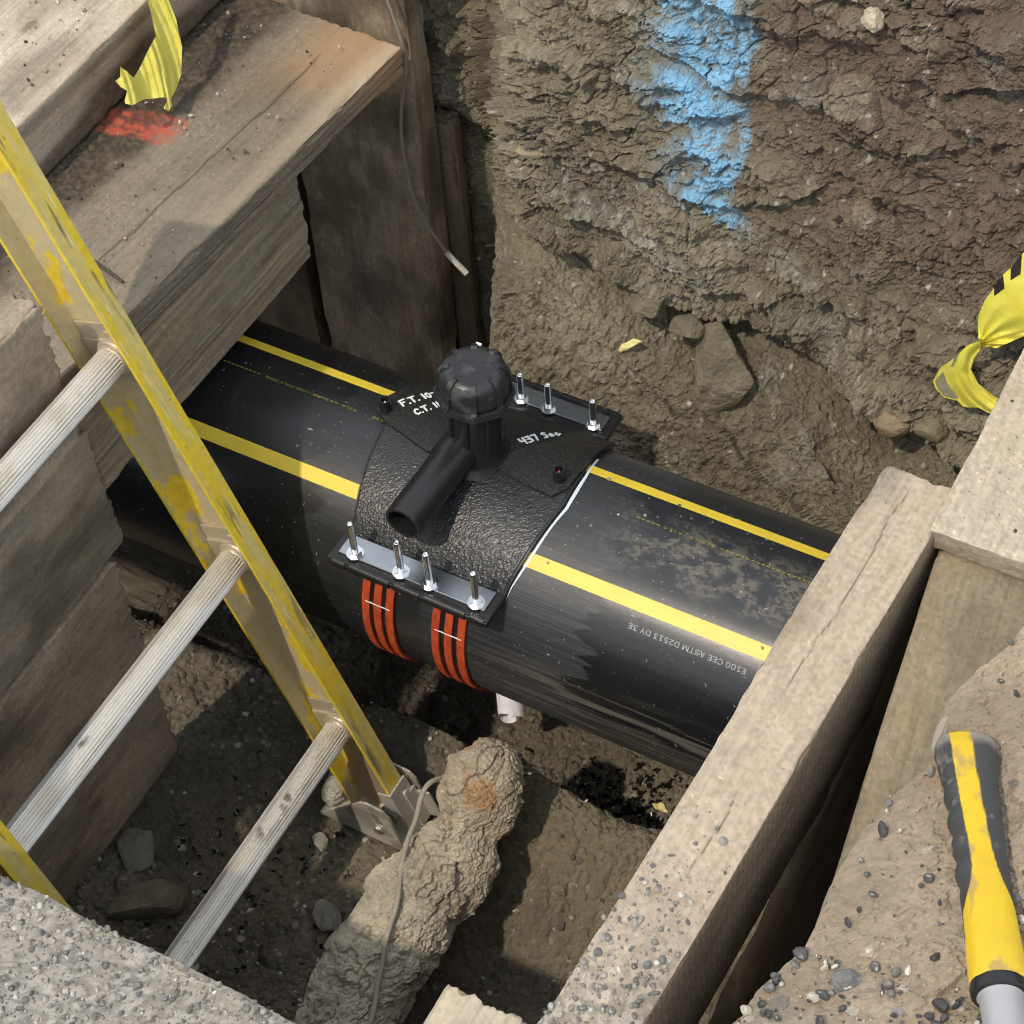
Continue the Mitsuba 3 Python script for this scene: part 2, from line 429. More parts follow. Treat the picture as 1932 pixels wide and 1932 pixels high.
    # colour: olive-brown earth, dark red loam to the upper right, grey and pale crumbs, a sprayed patch of blue paint
    Xp, Zp = P[..., 0], P[..., 2]
    a = f2(u * 8, v * 10, 4, 71)
    col = lerp(BROWN, OLIVE, sst(0.35, 0.65, a))
    red = sst(-0.80, -0.62, Xp + 0.25 * (f2(u * 9, v * 9, 3, 72) - 0.5)) * sst(0.22, 0.42, Zp + 0.25 * (f2(u * 8, v * 8, 3, 73) - 0.5))
    col = col * (1 - red[..., None] * 0.72) + A_(RED) * red[..., None] * 0.72
    grey = sst(0.57, 0.72, f2(u * 14, v * 18, 4, 74)) * 0.6
    band = np.exp(-((P[..., 2] - (0.305 - 0.62 * (P[..., 0] + 0.90))) / 0.030) ** 2) * sst(-1.02, -0.95, P[..., 0]) * (1 - sst(-0.72, -0.60, P[..., 0])) * sst(0.42, 0.60, f2(u * 24, v * 24, 4, 88))
    grey = np.maximum(grey, 0.9 * band)
    gcol = lerp((0.13, 0.12, 0.095), (0.33, 0.31, 0.265), sst(0.35, 0.7, f2(u * 190, v * 190, 3, 89)))
    col = col * (1 - grey[..., None]) + gcol * grey[..., None]
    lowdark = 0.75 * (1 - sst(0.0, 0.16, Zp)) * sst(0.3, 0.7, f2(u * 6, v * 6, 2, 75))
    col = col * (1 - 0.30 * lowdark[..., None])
    rust = sst(0.66, 0.78, f2(u * 7 + 3, v * 7, 3, 76)) * (1 - red)
    col = col * (1 - 0.5 * rust[..., None]) + A_((0.26, 0.155, 0.075)) * 0.5 * rust[..., None]
    st = (w2 >= 0) & (c2 > 0.004)
    tone = r2[w2]
    scol = lerp((0.15, 0.13, 0.09), (0.27, 0.23, 0.17), tone)
    col = np.where(st[..., None], col * 0.5 + scol * 0.5, col)
    st1 = (w1 >= 0) & (c1 > 0.0005) & (q1[w1] < 0.0042) & (r1[w1] > 0.94)
    col = np.where(st1[..., None], A_(PALE) * (0.45 + 0.6 * r1[(w1 * 3 + 1) % len(r1)][..., None]), col)
    qb = sst(0.62, 0.72, f2(u * 17, v * 17, 3, 77)) * (n2(u * 260, v * 260, 78) > 0.72) * sst(0.56, 0.66, f2(u * 5, v * 5, 2, 79))
    col = col * (1 - qb[..., None]) + A_((0.45, 0.42, 0.36)) * qb[..., None]
    wn = n2(u * 740, v * 740, 86)
    col *= (0.42 + 0.62 * f2(u * 150, v * 170, 3, 80) + 0.42 * wn + 0.9 * sst(0.88, 0.99, wn))[..., None]
    # blue marking paint sprayed down the face: solid core, spattered edge, flakes broken off
    zc = [0.24, 0.29, 0.33, 0.40, 0.46, 0.56, 0.64, 0.72]
    xl = np.interp(Zp, zc, [-0.740, -0.770, -0.790, -0.800, -0.820, -0.822, -0.818, -0.815])
    xr = np.interp(Zp, zc, [-0.700, -0.690, -0.715, -0.705, -0.708, -0.712, -0.700, -0.695])
    wob = 0.030 * (f2(u * 60, v * 60, 5, 81) - 0.5)
    inside = np.minimum(Xp - xl, xr - Xp) + wob
    bm = sst(-0.004, 0.006, inside) * sst(-0.004, 0.006, Zp + 0.6 * wob - np.interp(Xp, [-0.80, -0.755, -0.735, -0.70], [0.34, 0.315, 0.295, 0.268]))
    fade = 1 - 0.85 * sst(0.45, 0.62, f2(u * 22, v * 30, 4, 82)) * sst(0.012, 0.0, inside - 0.018)
    spat = sst(-0.035, 0.0, inside) * sst(0.55, 0.75, f2(u * 90, v * 90, 3, 83)) * 0.55 * (Xp < -0.75) * sst(0.27, 0.30, Zp)
    chip = np.maximum(sst(0.60, 0.66, f2(u * 55, v * 120, 4, 84)) * 0.85, sst(0.62, 0.70, f2(u * 240, v * 300, 3, 87)) * 0.7)
    chip = np.maximum(chip, 0.7 * crack)
    pm = np.maximum(bm * fade * (1 - chip), spat) * (0.42 + 0.58 * sst(-0.0026, 0.0000, proud + 0.0012 * (f2(u * 200, v * 200, 2, 93) - 0.5)))
    blue = lerp((0.15, 0.33, 0.50), (0.25, 0.50, 0.70), f2(u * 40, v * 40, 3, 85))
    mist = sst(-0.040, 0.005, inside) * sst(0.33, 0.42, Zp) * (Xp < -0.755) * (0.15 + 0.5 * f2(u * 120, v * 120, 3, 90)) * sst(-0.002, 0.001, proud)
    pm = np.maximum(pm * (0.74 + 0.26 * sst(0.3, 0.6, f2(u * 130, v * 160, 3, 91))), 0.8 * mist)
    white = sst(-0.075, -0.03, inside) * sst(0.5, 0.56, Zp) * (Xp < -0.78) * sst(0.42, 0.62, f2(u * 60, v * 60, 4, 92)) * 0.45
    col = col * (1 - white[..., None]) + A_((0.42, 0.41, 0.40)) * white[..., None]
    col = col * (1 - pm[..., None]) + blue * pm[..., None]
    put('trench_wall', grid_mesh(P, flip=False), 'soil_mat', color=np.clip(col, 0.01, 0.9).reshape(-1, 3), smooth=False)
    tag('trench_wall', 'far bank of the trench, crumbling brown earth with blue paint sprayed down it', kind='structure')


build_wall()

# ------------------------------------------------------------------ trench floor


def floor_z(x, y):
    shelf = -0.335 + 0.02 * (f2(x * 6, y * 6, 3, 101) - 0.5)
    edge = -0.115 + 0.035 * (f2(x * 9, y * 2, 3, 102) - 0.5) - 0.05 * sst(-0.9, -0.6, x)
    low = -0.43 + 0.02 * (f2(x * 8, y * 8, 3, 103) - 0.5) + 0.06 * sst(-0.8, -0.5, x)
    z = shelf + (low - shelf) * sst(edge, edge + 0.06, y)
    z = z + 0.30 * sst(0.10, 0.26, y)
    # block of earth left standing right of the encrusted pipe, its face falling to a hollow on the near side
    ridge = sst(-0.80, -0.73, x) * sst(-0.34, -0.175, y + 0.04 * (f2(x * 10, y * 10, 3, 104) - 0.5)) * (1 - sst(-0.15, -0.09, y))
    z = z + 0.115 * ridge
    hollow = sst(-0.76, -0.70, x) * (1 - sst(-0.36, -0.27, y))
    z = z - 0.05 * hollow
    ridge2 = sst(-1.06, -0.98, x) * (1 - sst(-0.86, -0.80, x)) * sst(-0.22, -0.13, y) * (1 - sst(-0.12, -0.06, y))
    return z + 0.055 * ridge2


def build_floor():
    xs = np.concatenate([np.linspace(-2.3, -1.46, 40), np.arange(-1.45, -0.36, 0.0018), np.linspace(-0.35, 0.9, 50)])
    ys = np.concatenate([np.linspace(-1.0, -0.72, 20), np.arange(-0.715, 0.06, 0.0018), np.linspace(0.065, 0.30, 40)])
    X, Y = np.meshgrid(xs, ys, indexing='ij')
    Z = floor_z(X, Y)
    h = 0.020 * (f2(X * 17, Y * 17, 4, 111) - 0.5) + 0.010 * (f2(X * 60, Y * 60, 4, 112) - 0.5) + 0.005 * (f2(X * 170, Y * 170, 3, 117) - 0.5)
    c1, w1, r1, q1 = clods(X, Y, 45000, 0.0022, 0.0085, 113, 0.95)
    c2, w2, r2, q2 = clods(X, Y, 700, 0.007, 0.024, 114, 0.6, 2.6)
    Z = Z + h + c1 + c2
    a = f2(X * 6, Y * 6, 4, 115)
    col = lerp((0.10, 0.088, 0.068), (0.168, 0.147, 0.11), sst(0.35, 0.65, a))
    block = sst(-0.80, -0.72, X) * sst(-0.36, -0.22, Y) * (1 - sst(-0.12, -0.06, Y))
    col = col * (1 - block[..., None]) + lerp((0.15, 0.127, 0.088), (0.20, 0.17, 0.118), a) * block[..., None]
    wet = sst(-0.13, -0.06, Y)
    col = col * (1 - 0.22 * wet[..., None] * (1 - sst(-0.75, -0.6, X))[..., None])
    st = (w1 >= 0) & (c1 > 0.0007) & (q1[w1] < 0.0055) & (r1[w1] > 0.90)
    col = np.where(st[..., None], A_((0.20, 0.19, 0.16)) * (0.4 + 0.9 * r1[(w1 + 1) % len(r1)][..., None]), col)
    st2 = (w2 >= 0) & (c2 > 0.004) & (r2[w2] > 0.7)
    col = np.where(st2[..., None], col * 0.5 + A_((0.11, 0.10, 0.08)) * 0.6, col)
    wn = n2(X * 560, Y * 560, 118)
    col *= (0.42 + 0.62 * f2(X * 140, Y * 140, 3, 116) + 0.40 * wn + 0.9 * sst(0.88, 0.99, wn))[..., None]
    P = np.stack([X, Y, Z], -1)
    put('trench_floor', grid_mesh(P), 'soil_mat', color=np.clip(col, 0.01, 0.8).reshape(-1, 3), smooth=False)
    tag('trench_floor', 'dark damp soil floor of the trench strewn with small stones', kind='structure')


build_floor()

# ------------------------------------------------------------------ near bank: earth face below the ground, and the ground round the trench


def build_ground():
    # near face and the two ends of the trench
    xs = np.linspace(-2.3, 0.9, 170); zs = np.linspace(-0.5, 0.200, 60)
    X, Z = np.meshgrid(xs, zs, indexing='ij')
    Y = -0.80 + 0.03 * (f2(X * 8, Z * 8, 4, 121) - 0.5)
    m1 = grid_mesh(np.stack([X, Y, Z], -1), flip=True)
    ys = np.linspace(-0.9, 0.75, 90); zs = np.linspace(-0.5, 0.9, 60)
    Yb, Zb = np.meshgrid(ys, zs, indexing='ij')
    m2 = grid_mesh(np.stack([-2.28 + 0.05 * f2(Yb * 7, Zb * 7, 3, 122), Yb, np.minimum(Zb, ground_z(Yb * 0 - 2.28, Yb) + 0.002)], -1), flip=False)
    m3 = grid_mesh(np.stack([0.85 + 0.05 * f2(Yb * 7, Zb * 7, 3, 123), Yb, np.minimum(Zb, ground_z(Yb * 0 + 0.85, Yb) + 0.002)], -1), flip=True)
    ys = np.linspace(-0.86, 0.42, 150); zs = np.linspace(-0.5, 0.275, 70)
    Yb, Zb = np.meshgrid(ys, zs, indexing='ij')
    m4 = grid_mesh(np.stack([-0.309 + 0.02 * (f2(Yb * 14, Zb * 14, 4, 127) - 0.5) - 0.05 * (Zb - 0.28), Yb, Zb], -1), flip=True)
    m = cat([m1, m2, m3, m4])
    v = m.vertices
    col = lerp((0.10, 0.08, 0.055), (0.17, 0.135, 0.09), f2(v[:, 0] * 9 + v[:, 1] * 9, v[:, 2] * 9, 4, 124))
    put('trench_end_banks', m, 'soil_mat', color=col, smooth=True)
    tag('trench_end_banks', 'plain earth faces of the trench on its near side, at its ends and under the right-hand boards', kind='structure')
    # ground sheet with the opening left out, out to the horizon
    def axis(lo, hi):
        far = A_([1.0, 2.2, 5, 11, 25, 60, 140])
        return np.concatenate([lo - far[::-1], np.linspace(lo, hi, 40), hi + far])
    gx, gy = axis(-2.25, 0.86), axis(-0.82, 0.60)
    GX, GY = np.meshgrid(gx, gy, indexing='ij')
    GZ = ground_z(GX, GY) + 0.03 * (f2(GX * 2, GY * 2, 3, 125) - 0.5) * ((GX < -2.3) | (GX > 0.9) | (GY < -0.9) | (GY > 0.65))
    f = grid_faces(len(gx), len(gy))
    vv = np.stack([GX, GY, GZ], -1).reshape(-1, 3)
    c = vv[f].mean(1)
    keep = ~((c[:, 0] > -2.25) & (c[:, 0] < 0.86) & (c[:, 1] > -0.82) & (c[:, 1] < 0.60))
    col = lerp((0.22, 0.18, 0.125), (0.29, 0.245, 0.18), f2(vv[:, 0] * 1.5, vv[:, 1] * 1.5, 4, 126))
    put('ground', trimesh.Trimesh(vv, f[keep], process=False), 'soil_mat', color=col, smooth=True)
    tag('ground', 'dusty ground around the trench', kind='structure')


def ground_z(x, y):
    near = 0.195 + 0.155 * sst(-0.46, -0.34, x)
    return near + (0.895 - near) * sst(-0.78, 0.6, y)


build_ground()

# ------------------------------------------------------------------ timber
GREY, TAN, PALE_W, BRN = (0.185, 0.155, 0.118), (0.30, 0.235, 0.165), (0.40, 0.325, 0.24), (0.145, 0.098, 0.062)


def slab(L, W, T, step, r=0.003, coarse=(), end_rough=0.004, edge_rough=0.0018, seed=0, relief=0.0008, dents=1.0, micro=1.0):
    """a weathered plank: local x along the grain, y its width, z its thickness. Returns the mesh and each vertex' plank coordinates and face number
    (0 top, 1 bottom, 2 +y edge, 3 -y edge, 4 +x end, 5 -x end)"""
    h = A_([L, W, T]) / 2
    out_v, out_f, out_q, out_id, base = [], [], [], [], 0
    for fid, (ax, sg) in enumerate(((2, 1), (2, -1), (1, 1), (1, -1), (0, 1), (0, -1))):
        a, b = [(1, 2), (2, 0), (0, 1)][ax]
        st = step * (9 if fid in coarse else 1)
        na, nb = max(int(2 * h[a] / st) + 1, 4), max(int(2 * h[b] / st) + 1, 4)
        ca, cb = np.meshgrid(np.linspace(-h[a], h[a], na), np.linspace(-h[b], h[b], nb), indexing='ij')
        q = np.zeros(ca.shape + (3,)); q[..., a], q[..., b], q[..., ax] = ca, cb, sg * h[ax]
        out_f.append(grid_faces(na, nb, flip=sg < 0) + base)
        out_v.append(q.reshape(-1, 3)); out_id.append(np.full(na * nb, fid)); base += na * nb
    q = np.vstack(out_v); fid = np.concatenate(out_id)
    inner = np.clip(q, -(h - r), h - r)
    n = q - inner; n /= np.linalg.norm(n, axis=1, keepdims=True)
    p = inner + r * n
    s = seed * 13.7
    # the grain: relief lines along x; worn and splintered edges; ragged ends
    d = relief * (fbm(q * [5, 190, 190] + s, 3, seed) - 0.5) * 2
    d += 0.0022 * (fbm(q * [7, 22, 22] + s, 3, seed + 1) - 0.5) * dents
    edge = np.minimum.reduce([np.where(np.abs(n[:, k]) > 0.9, 9, h[k] - np.abs(q[:, k])) for k in (1, 2)])
    chip = sst(0.5, 0.72, fbm(q * [16, 60, 60] + s + 5, 3, seed + 2)) * (1 - sst(0, 0.012, edge))
    d -= edge_rough * 2.2 * chip
    d += 0.00030 * (noise(q * 520 + s, seed + 5) - 0.5) * 2 * micro
    p = p + n * d[:, None]
    e = sst(0.0, 0.012, np.abs(q[:, 0]) - (h[0] - 0.012))
    p[:, 0] += np.sign(q[:, 0]) * e * end_rough * 2 * (fbm(q * [3, 120, 120] + s + 9, 3, seed + 3) - 0.6)
    bow = 0.002 * np.sin(q[:, 0] * 5 + seed)
    p[:, 1] += bow
    return trimesh.Trimesh(p, np.vstack(out_f), process=False), q, fid


def wood_color(q, fid, seed, light=TAN, dark=BRN, grain=0.5, dust=0.4, dust_col=(0.37, 0.31, 0.235), L=1.0, stain=0.4):
    s = seed * 7.3
    g = fbm(q * [4, 150, 150] + s, 4, seed + 20)
    ring = 0.5 + 0.5 * np.sin(2 * np.pi * (q[:, 1] * 55 + q[:, 2] * 70 + 1.8 * fbm(q * [2.5, 9, 9] + s, 3, seed + 21) * 3))
    t = np.clip(0.55 + grain * (g - 0.5) * 2.0 + 0.18 * grain * (ring - 0.5), 0, 1)
    c = lerp(dark, light, t)
    blot = fbm(q * [6, 14, 14] + s + 3, 4, seed + 22)
    c = c * (1 - stain * (sst(0.46, 0.70, blot)[:, None]) * 0.60)
    gr_ = sst(0.48, 0.70, fbm(q * [5, 20, 20] + s + 31, 5, seed + 29)) * 0.38
    c = c * (1 - gr_[:, None]) + (c.mean(1, keepdims=True) * A_([0.78, 0.77, 0.74])) * gr_[:, None]
    dm = np.clip(dust * 2 * sst(0.32, 0.68, fbm(q * [9, 13, 13] + s + 8, 4, seed + 23)), 0, 0.92) * np.where(fid == 0, 1.0, 0.55)
    c = c * (1 - dm[:, None]) + A_(dust_col) * dm[:, None]
    ends = fid >= 4
    c = np.where(ends[:, None], c * 0.8, c)
    sp = noise(q * 520 + s, seed + 24)
    c = np.where((sp > 0.89)[:, None], c * 1.5, c)
    c = np.where((sp < 0.09)[:, None], c * 0.55, c)
    stk = sst(0.60, 0.74, fbm(q * [2.2, 230, 230] + s + 11, 4, seed + 27)) * grain * (grain > 0.35)
    c = c * (1 - 0.42 * stk)[:, None]
    for kx, ky in np.random.default_rng(seed).uniform([-0.42, -0.4], [0.42, 0.4], (3, 2)):
        hx, hy = np.abs(q[:, 0]).max(), np.abs(q[:, 1]).max()
        rk = np.hypot((q[:, 0] - 2 * kx * hx) / 1.5, q[:, 1] - 2 * ky * hy) + 0.004 * (noise(q * 160, seed + 28) - 0.5)
        kn = (1 - sst(0.006, 0.013, rk)) * (fid < 2) * (1 - dm)
        c = c * (1 - kn[:, None] * 0.6) + A_((0.10, 0.062, 0.035)) * (kn * 0.6)[:, None]
    fib = fbm(q * [30, 420, 420] + s, 3, seed + 26)
    wn = noise(q * 640 + s, seed + 30)
    return c * A_([0.985, 1.0, 0.99]) * (0.50 + 0.34 * noise(q * 260 + s, seed + 25) + 0.44 * fib + 0.26 * wn + 0.5 * sst(0.9, 0.99, wn))[:, None]


def cracks(p, c, q, lines, fid, face=0):
    """drying checks along the grain: each (x0, x1, y, wander, width, depth)"""
    for k, (x0, x1, y, wa, wd, dp) in enumerate(lines):
        yy = y + wa * (fbm(np.stack([q[:, 0] * 9, q[:, 0] * 0 + k, q[:, 0] * 0], -1), 3, 90 + k) - 0.5)
        fade = sst(x0, x0 + 0.03, q[:, 0]) * (1 - sst(x1 - 0.03, x1, q[:, 0]))
        m = (1 - sst(wd * 0.4, wd, np.abs(q[:, 1] - yy))) * fade * (fid == face)
        p[:, 2] -= dp * m * (1 if face == 0 else 0)
        c *= (1 - 0.55 * m)[:, None]


def place(mesh, o, ex, ez):
    ex = unit(ex); ez = unit(ez - np.dot(ez, ex) * ex); ey = np.cross(ez, ex)
    mesh.apply_transform(frame(o, ex, ey, ez))
    return mesh


# --- the wide plank lying across the trench on the left, with red paint on it
def decking_plank():
    L, W, T, st = 0.98, 0.285, 0.042, 0.0019
    m, q, fid = slab(L, W, T, st, r=0.005, coarse=(1, 2, 5), seed=3, end_rough=0.006, edge_rough=0.004, relief=0.0009)
    c = wood_color(q, fid, 3, light=(0.24, 0.195, 0.145), dark=(0.145, 0.113, 0.082), grain=0.4, dust=0.32, dust_col=(0.225, 0.19, 0.148), stain=0.7)
    X, Wd = q[:, 0], -q[:, 1]            # Wd grows from the step towards the free edge
    # raw orange-tan wood at the far end and pale sawn edge
    far = sst(0.30, 0.47, X + 0.1 * (fbm(q * [8, 12, 12], 3, 7) - 0.5)) * sst(-0.02, 0.08, Wd)
    c = c * (1 - 0.75 * far[:, None]) + A_((0.40, 0.25, 0.14)) * 0.75 * far[:, None]
    pale = sst(0.10, 0.135, Wd + 0.015 * (fbm(q * [14, 5, 5], 3, 8) - 0.5)) * (fid == 0) * (0.25 + 0.6 * sst(0.2, 0.45, X))
    c = c * (1 - pale[:, None]) + A_((0.44, 0.355, 0.25)) * pale[:, None]
    # a band of damp black-brown mud beside the step
    n = fbm(q * [22, 22, 22], 4, 9)
    mud = (1 - sst(-0.040, 0.0, Wd + 0.05 * (n - 0.5))) * (fid == 0)
    mudc = lerp((0.045, 0.037, 0.028), (0.105, 0.085, 0.062), sst(0.35, 0.7, fbm(q * 210, 3, 10)))
    c = c * (1 - 0.93 * mud[:, None]) + mudc * 0.93 * mud[:, None]
    hh = mud * 0.005 * (fbm(q * 150, 4, 11))
    # sprayed red mark
    wx, wy = X + 0.0, Wd
    ax = wx - 0.205; ay = wy + 0.052
    rr = np.maximum(np.abs(ax - 0.25 * ay) / 0.027, np.abs(ay) / 0.052) + 0.5 * (fbm(q * [40, 40, 40], 4, 12) - 0.5)
    red = (1 - sst(0.75, 1.12, rr)) * (fid == 0) * (0.25 + 0.70 * sst(0.36, 0.62, fbm(q * [140, 90, 90], 4, 13))) * (0.55 + 0.45 * sst(0.25, 0.5, noise(q * 420, 15)))
    c = c * (1 - red[:, None]) + A_((0.47, 0.10, 0.065)) * red[:, None]
    m.vertices[:, 2] += hh
    cracks(m.vertices, c, q, [(-0.45, 0.44, -0.062, 0.018, 0.0016, 0.0015)], fid)
    split = (1 - sst(0.0, 0.0012, np.abs(q[:, 2] + 0.004 + 0.006 * (fbm(np.stack([q[:, 0] * 10, q[:, 0] * 0, q[:, 0] * 0], -1), 3, 14) - 0.5)))) * (fid == 3)
    m.vertices[:, 1] += 0.003 * split
    c *= (1 - 0.6 * split)[:, None]
    # free edge runs from (-1.21, -.145) to (-1.187, .40); its top is at z = .377
    ex = unit([0.030, 0.545, -0.008])
    ey = np.cross([0, 0, 1.0], ex); ey = unit(ey)
    end = A_([-1.186, 0.405, 0.369])
    o = end - ex * L / 2 + ey * W / 2 - A_([0, 0, T / 2])
    place(m, o, ex, A_([0, 0, 1.0]))
    put('decking_plank', m, 'wood_mat', color=np.clip(c, 0.01, 0.8), smooth=True)
    tag('decking_plank', 'wide weathered plank across the trench on the left, marked with a patch of red paint', 'plank')


decking_plank()


def plank(key, label, L, W, T, o, ex, ez, seed, light, dark, group=None, step=0.0021, coarse=(1,), cat_='plank', lines=(), extra=None, mat='wood_mat', **k):
    sk = {a: k.pop(a) for a in ('r', 'end_rough', 'edge_rough', 'relief', 'dents', 'micro') if a in k}
    m, q, fid = slab(L, W, T, step, coarse=coarse, seed=seed, **sk)
    c = wood_color(q, fid, seed, light=light, dark=dark, **k)
    if lines: cracks(m.vertices, c, q, lines, fid)
    if extra: c = extra(m, q, fid, c)
    place(m, A_(o, float), A_(ex, float), A_(ez, float))
    put(key, m, mat, color=np.clip(c, 0.008, 0.85), smooth=True)
    tag(key, label, cat_, group)


# --- the heavy timber lying on it, along its back edge
def mud_low(m, q, fid, c):
    md = (fid == 3) * (1 - sst(-0.016, 0.004, q[:, 2] + 0.03 * (fbm(q * [14, 14, 14], 3, 31) - 0.5) - 0.012 * np.sin(q[:, 0] * 17)))
    mc = lerp((0.075, 0.06, 0.045), (0.17, 0.135, 0.10), fbm(q * 120, 3, 32))
    band = (fid == 3) * sst(0.018, 0.026, q[:, 2]) * (1 - sst(0.034, 0.04, q[:, 2]))
    c = c * (1 - 0.35 * band[:, None])
    m.vertices[:, 1] -= md * 0.004 * fbm(q * 90, 3, 33)
    return c * (1 - md[:, None]) + mc * md[:, None]


plank('timber_beam', 'thick sandy timber lying on the wide plank in the upper left corner', 1.3, 0.30, 0.092, (-1.59, 0.12, 0.424), (0.0, 1, -0.004), (0, 0, 1), 5,
      (0.42, 0.345, 0.265), (0.29, 0.23, 0.17), dust=0.65, dust_col=(0.50, 0.425, 0.335), grain=0.4, coarse=(1, 2), cat_='timber', extra=mud_low, edge_rough=0.003, r=0.006)

# --- the plank on edge below the wide plank (over the pipe)
plank('edge_plank', 'grained plank standing on edge under the wide plank, over the black pipe', 0.95, 0.138, 0.040, (-1.232, -0.29, 0.262), (0.012, 1, 0.0), (1, 0, 0), 8,
      (0.36, 0.29, 0.20), (0.17, 0.13, 0.09), dust=0.22, grain=1.0, coarse=(1, 2, 5), relief=0.0016, dust_col=(0.30, 0.25, 0.175))


# --- upright sheeting planks at the far left
def dirty(m, q, fid, c):
    b = fbm(q * [9, 16, 16] + 4, 5, 41)
    d = sst(0.36, 0.62, b)
    c = c * (1 - 0.72 * d[:, None]) + A_((0.055, 0.043, 0.030)) * 0.72 * d[:, None]
    f = sst(0.62, 0.8, fbm(q * [40, 260, 260], 3, 42))
    return c * (1 + 0.45 * f[:, None])


plank('sheeting_plank', 'dark stained upright plank behind the cap, with a pale sunlit edge', 1.30, 0.212, 0.044, (-1.300, 0.452, 0.10), (0, 0.0, 1), (0, -1, 0), 11,
      (0.42, 0.325, 0.225), (0.22, 0.165, 0.115), group=None, dust=0.12, coarse=(1, 4, 5), extra=dirty, edge_rough=0.004, r=0.005, relief=0.0012, dents=2.0)
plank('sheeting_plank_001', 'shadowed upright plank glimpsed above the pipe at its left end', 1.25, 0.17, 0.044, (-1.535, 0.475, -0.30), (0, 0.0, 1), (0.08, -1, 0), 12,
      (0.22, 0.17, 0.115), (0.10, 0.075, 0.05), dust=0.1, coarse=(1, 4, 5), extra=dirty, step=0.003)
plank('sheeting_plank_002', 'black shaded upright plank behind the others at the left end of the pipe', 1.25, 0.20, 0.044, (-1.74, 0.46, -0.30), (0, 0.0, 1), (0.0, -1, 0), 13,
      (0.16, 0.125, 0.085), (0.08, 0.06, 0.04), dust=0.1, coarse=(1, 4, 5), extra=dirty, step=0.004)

# --- stake between the upright plank and the earth
plank('stake', 'narrow brown stake between the upright plank and the earth face', 0.72, 0.038, 0.030, (-1.186, 0.497, -0.175), (-0.025, 0.0, 1), (0.10, -1, 0), 14,
      (0.20, 0.15, 0.105), (0.11, 0.08, 0.055), dust=0.25, dust_col=(0.16, 0.13, 0.095), coarse=(1, 5), r=0.007, end_rough=0.006, edge_rough=0.004, cat_='stake')


# --- sheeting boards on the near left
def board_dirt(m, q, fid, c):
    d = sst(0.45, 0.7, fbm(q * [7, 12, 12] + 2, 4, 44)) * 0.6
    return c * (1 - d[:, None]) + A_((0.07, 0.06, 0.045)) * d[:, None]


for i, (y1, zt, zb, x, sd, lt, dk, lb) in enumerate((
        (-0.275, 0.528, 0.318, -1.215, 15, (0.40, 0.315, 0.24), (0.28, 0.215, 0.155), 'uppermost sheeting board at the left edge, with a chipped top corner'),
        (-0.258, 0.315, 0.112, -1.222, 16, (0.31, 0.265, 0.20), (0.20, 0.165, 0.12), 'middle sheeting board at the left edge, with dark stains'),
        (-0.281, 0.108, -0.30, -1.219, 17, (0.37, 0.295, 0.215), (0.26, 0.205, 0.145), 'lowest sheeting board at the left edge, brown and reaching the trench floor'))):
    plank(num('sheeting_board', i), lb, 0.75, zt - zb, 0.042, (x - 0.0, y1 - 0.375, (zt + zb) / 2), (0, 1, 0.0), (1, 0, 0), sd, lt, dk,
          dust=0.25, coarse=(1, 5), extra=board_dirt, relief=0.0007, end_rough=0.009, edge_rough=0.003, cat_='board', grain=0.3, dust_col=(0.38, 0.315, 0.24), stain=0.8, micro=1.5)

# --- the thick plank on the right, resting on the pipe
def gravelly(m, q, fid, c):
    top = (fid == 0)
    g = sst(0.02, -0.22, q[:, 0] + 0.1 * (fbm(q * [14, 30, 30], 3, 45) - 0.5)) * top
    gc = lerp((0.16, 0.15, 0.135), (0.42, 0.39, 0.345), sst(0.3, 0.7, fbm(q * 170, 3, 46)))
    c = c * (1 - 0.75 * g[:, None]) + gc * 0.75 * g[:, None]
    side = (fid == 3)
    saw = 0.5 + 0.5 * np.sin(q[:, 0] * 620 + 30 * q[:, 2] + 4 * fbm(q * [8, 30, 30], 2, 47))
    return c * np.where(side, 0.62 + 0.12 * saw, 1.0)[:, None]


plank('crossing_timber', 'long tan timber crossing over the pipe on the right, gravelly at its near end', 1.02, 0.080, 0.188, (-0.3745, -0.475, 0.266), (0.0465, 1, 0.0), (0, 0, 1), 18,
      (0.38, 0.30, 0.225), (0.27, 0.205, 0.145), dust=0.75, dust_col=(0.43, 0.35, 0.268), grain=0.28, coarse=(1, 2, 5), step=0.0017, extra=gravelly, cat_='timber', edge_rough=0.0016, r=0.0028, dents=0.6, micro=1.6,
      lines=[(0.20, 0.50, 0.004, 0.02, 0.0011, 0.0015), (-0.02, 0.10, -0.012, 0.03, 0.0009, 0.001)])

# --- boards to its right
plank('deck_board', 'upper pale board at the right edge, its cut end over the brown board', 0.80, 0.285, 0.026, (-0.1815, 0.372, 0.347), (0.0, 1, 0.0), (0, 0, 1), 19,
      (0.40, 0.33, 0.25), (0.29, 0.23, 0.165), dust=0.7, dust_col=(0.47, 0.395, 0.31), coarse=(1, 2, 4), edge_rough=0.0008, end_rough=0.0012, dents=0.4, r=0.0025, grain=0.3, micro=1.5)


def stain_dark(m, q, fid, c):
    d = sst(-0.02, 0.06, -q[:, 1] + 0.05 * (fbm(q * [9, 9, 9], 4, 48) - 0.5) - 0.02) * sst(0.1, -0.05, q[:, 0] - 0.2) * (fid == 0) * 0.65
    return c * (1 - d[:, None]) + A_((0.10, 0.088, 0.066)) * d[:, None]


plank('deck_board_001', 'lower brown board with a splintered left edge, half under the tan earth', 1.15, 0.30, 0.037, (-0.096, -0.478, 0.314), (-0.14, 1, 0.0), (0, 0, 1), 20,
      (0.27, 0.205, 0.13), (0.185, 0.14, 0.09), dust=0.35, dust_col=(0.29, 0.235, 0.16), coarse=(1, 3, 5), edge_rough=0.005, r=0.004, extra=stain_dark, step=0.0019)

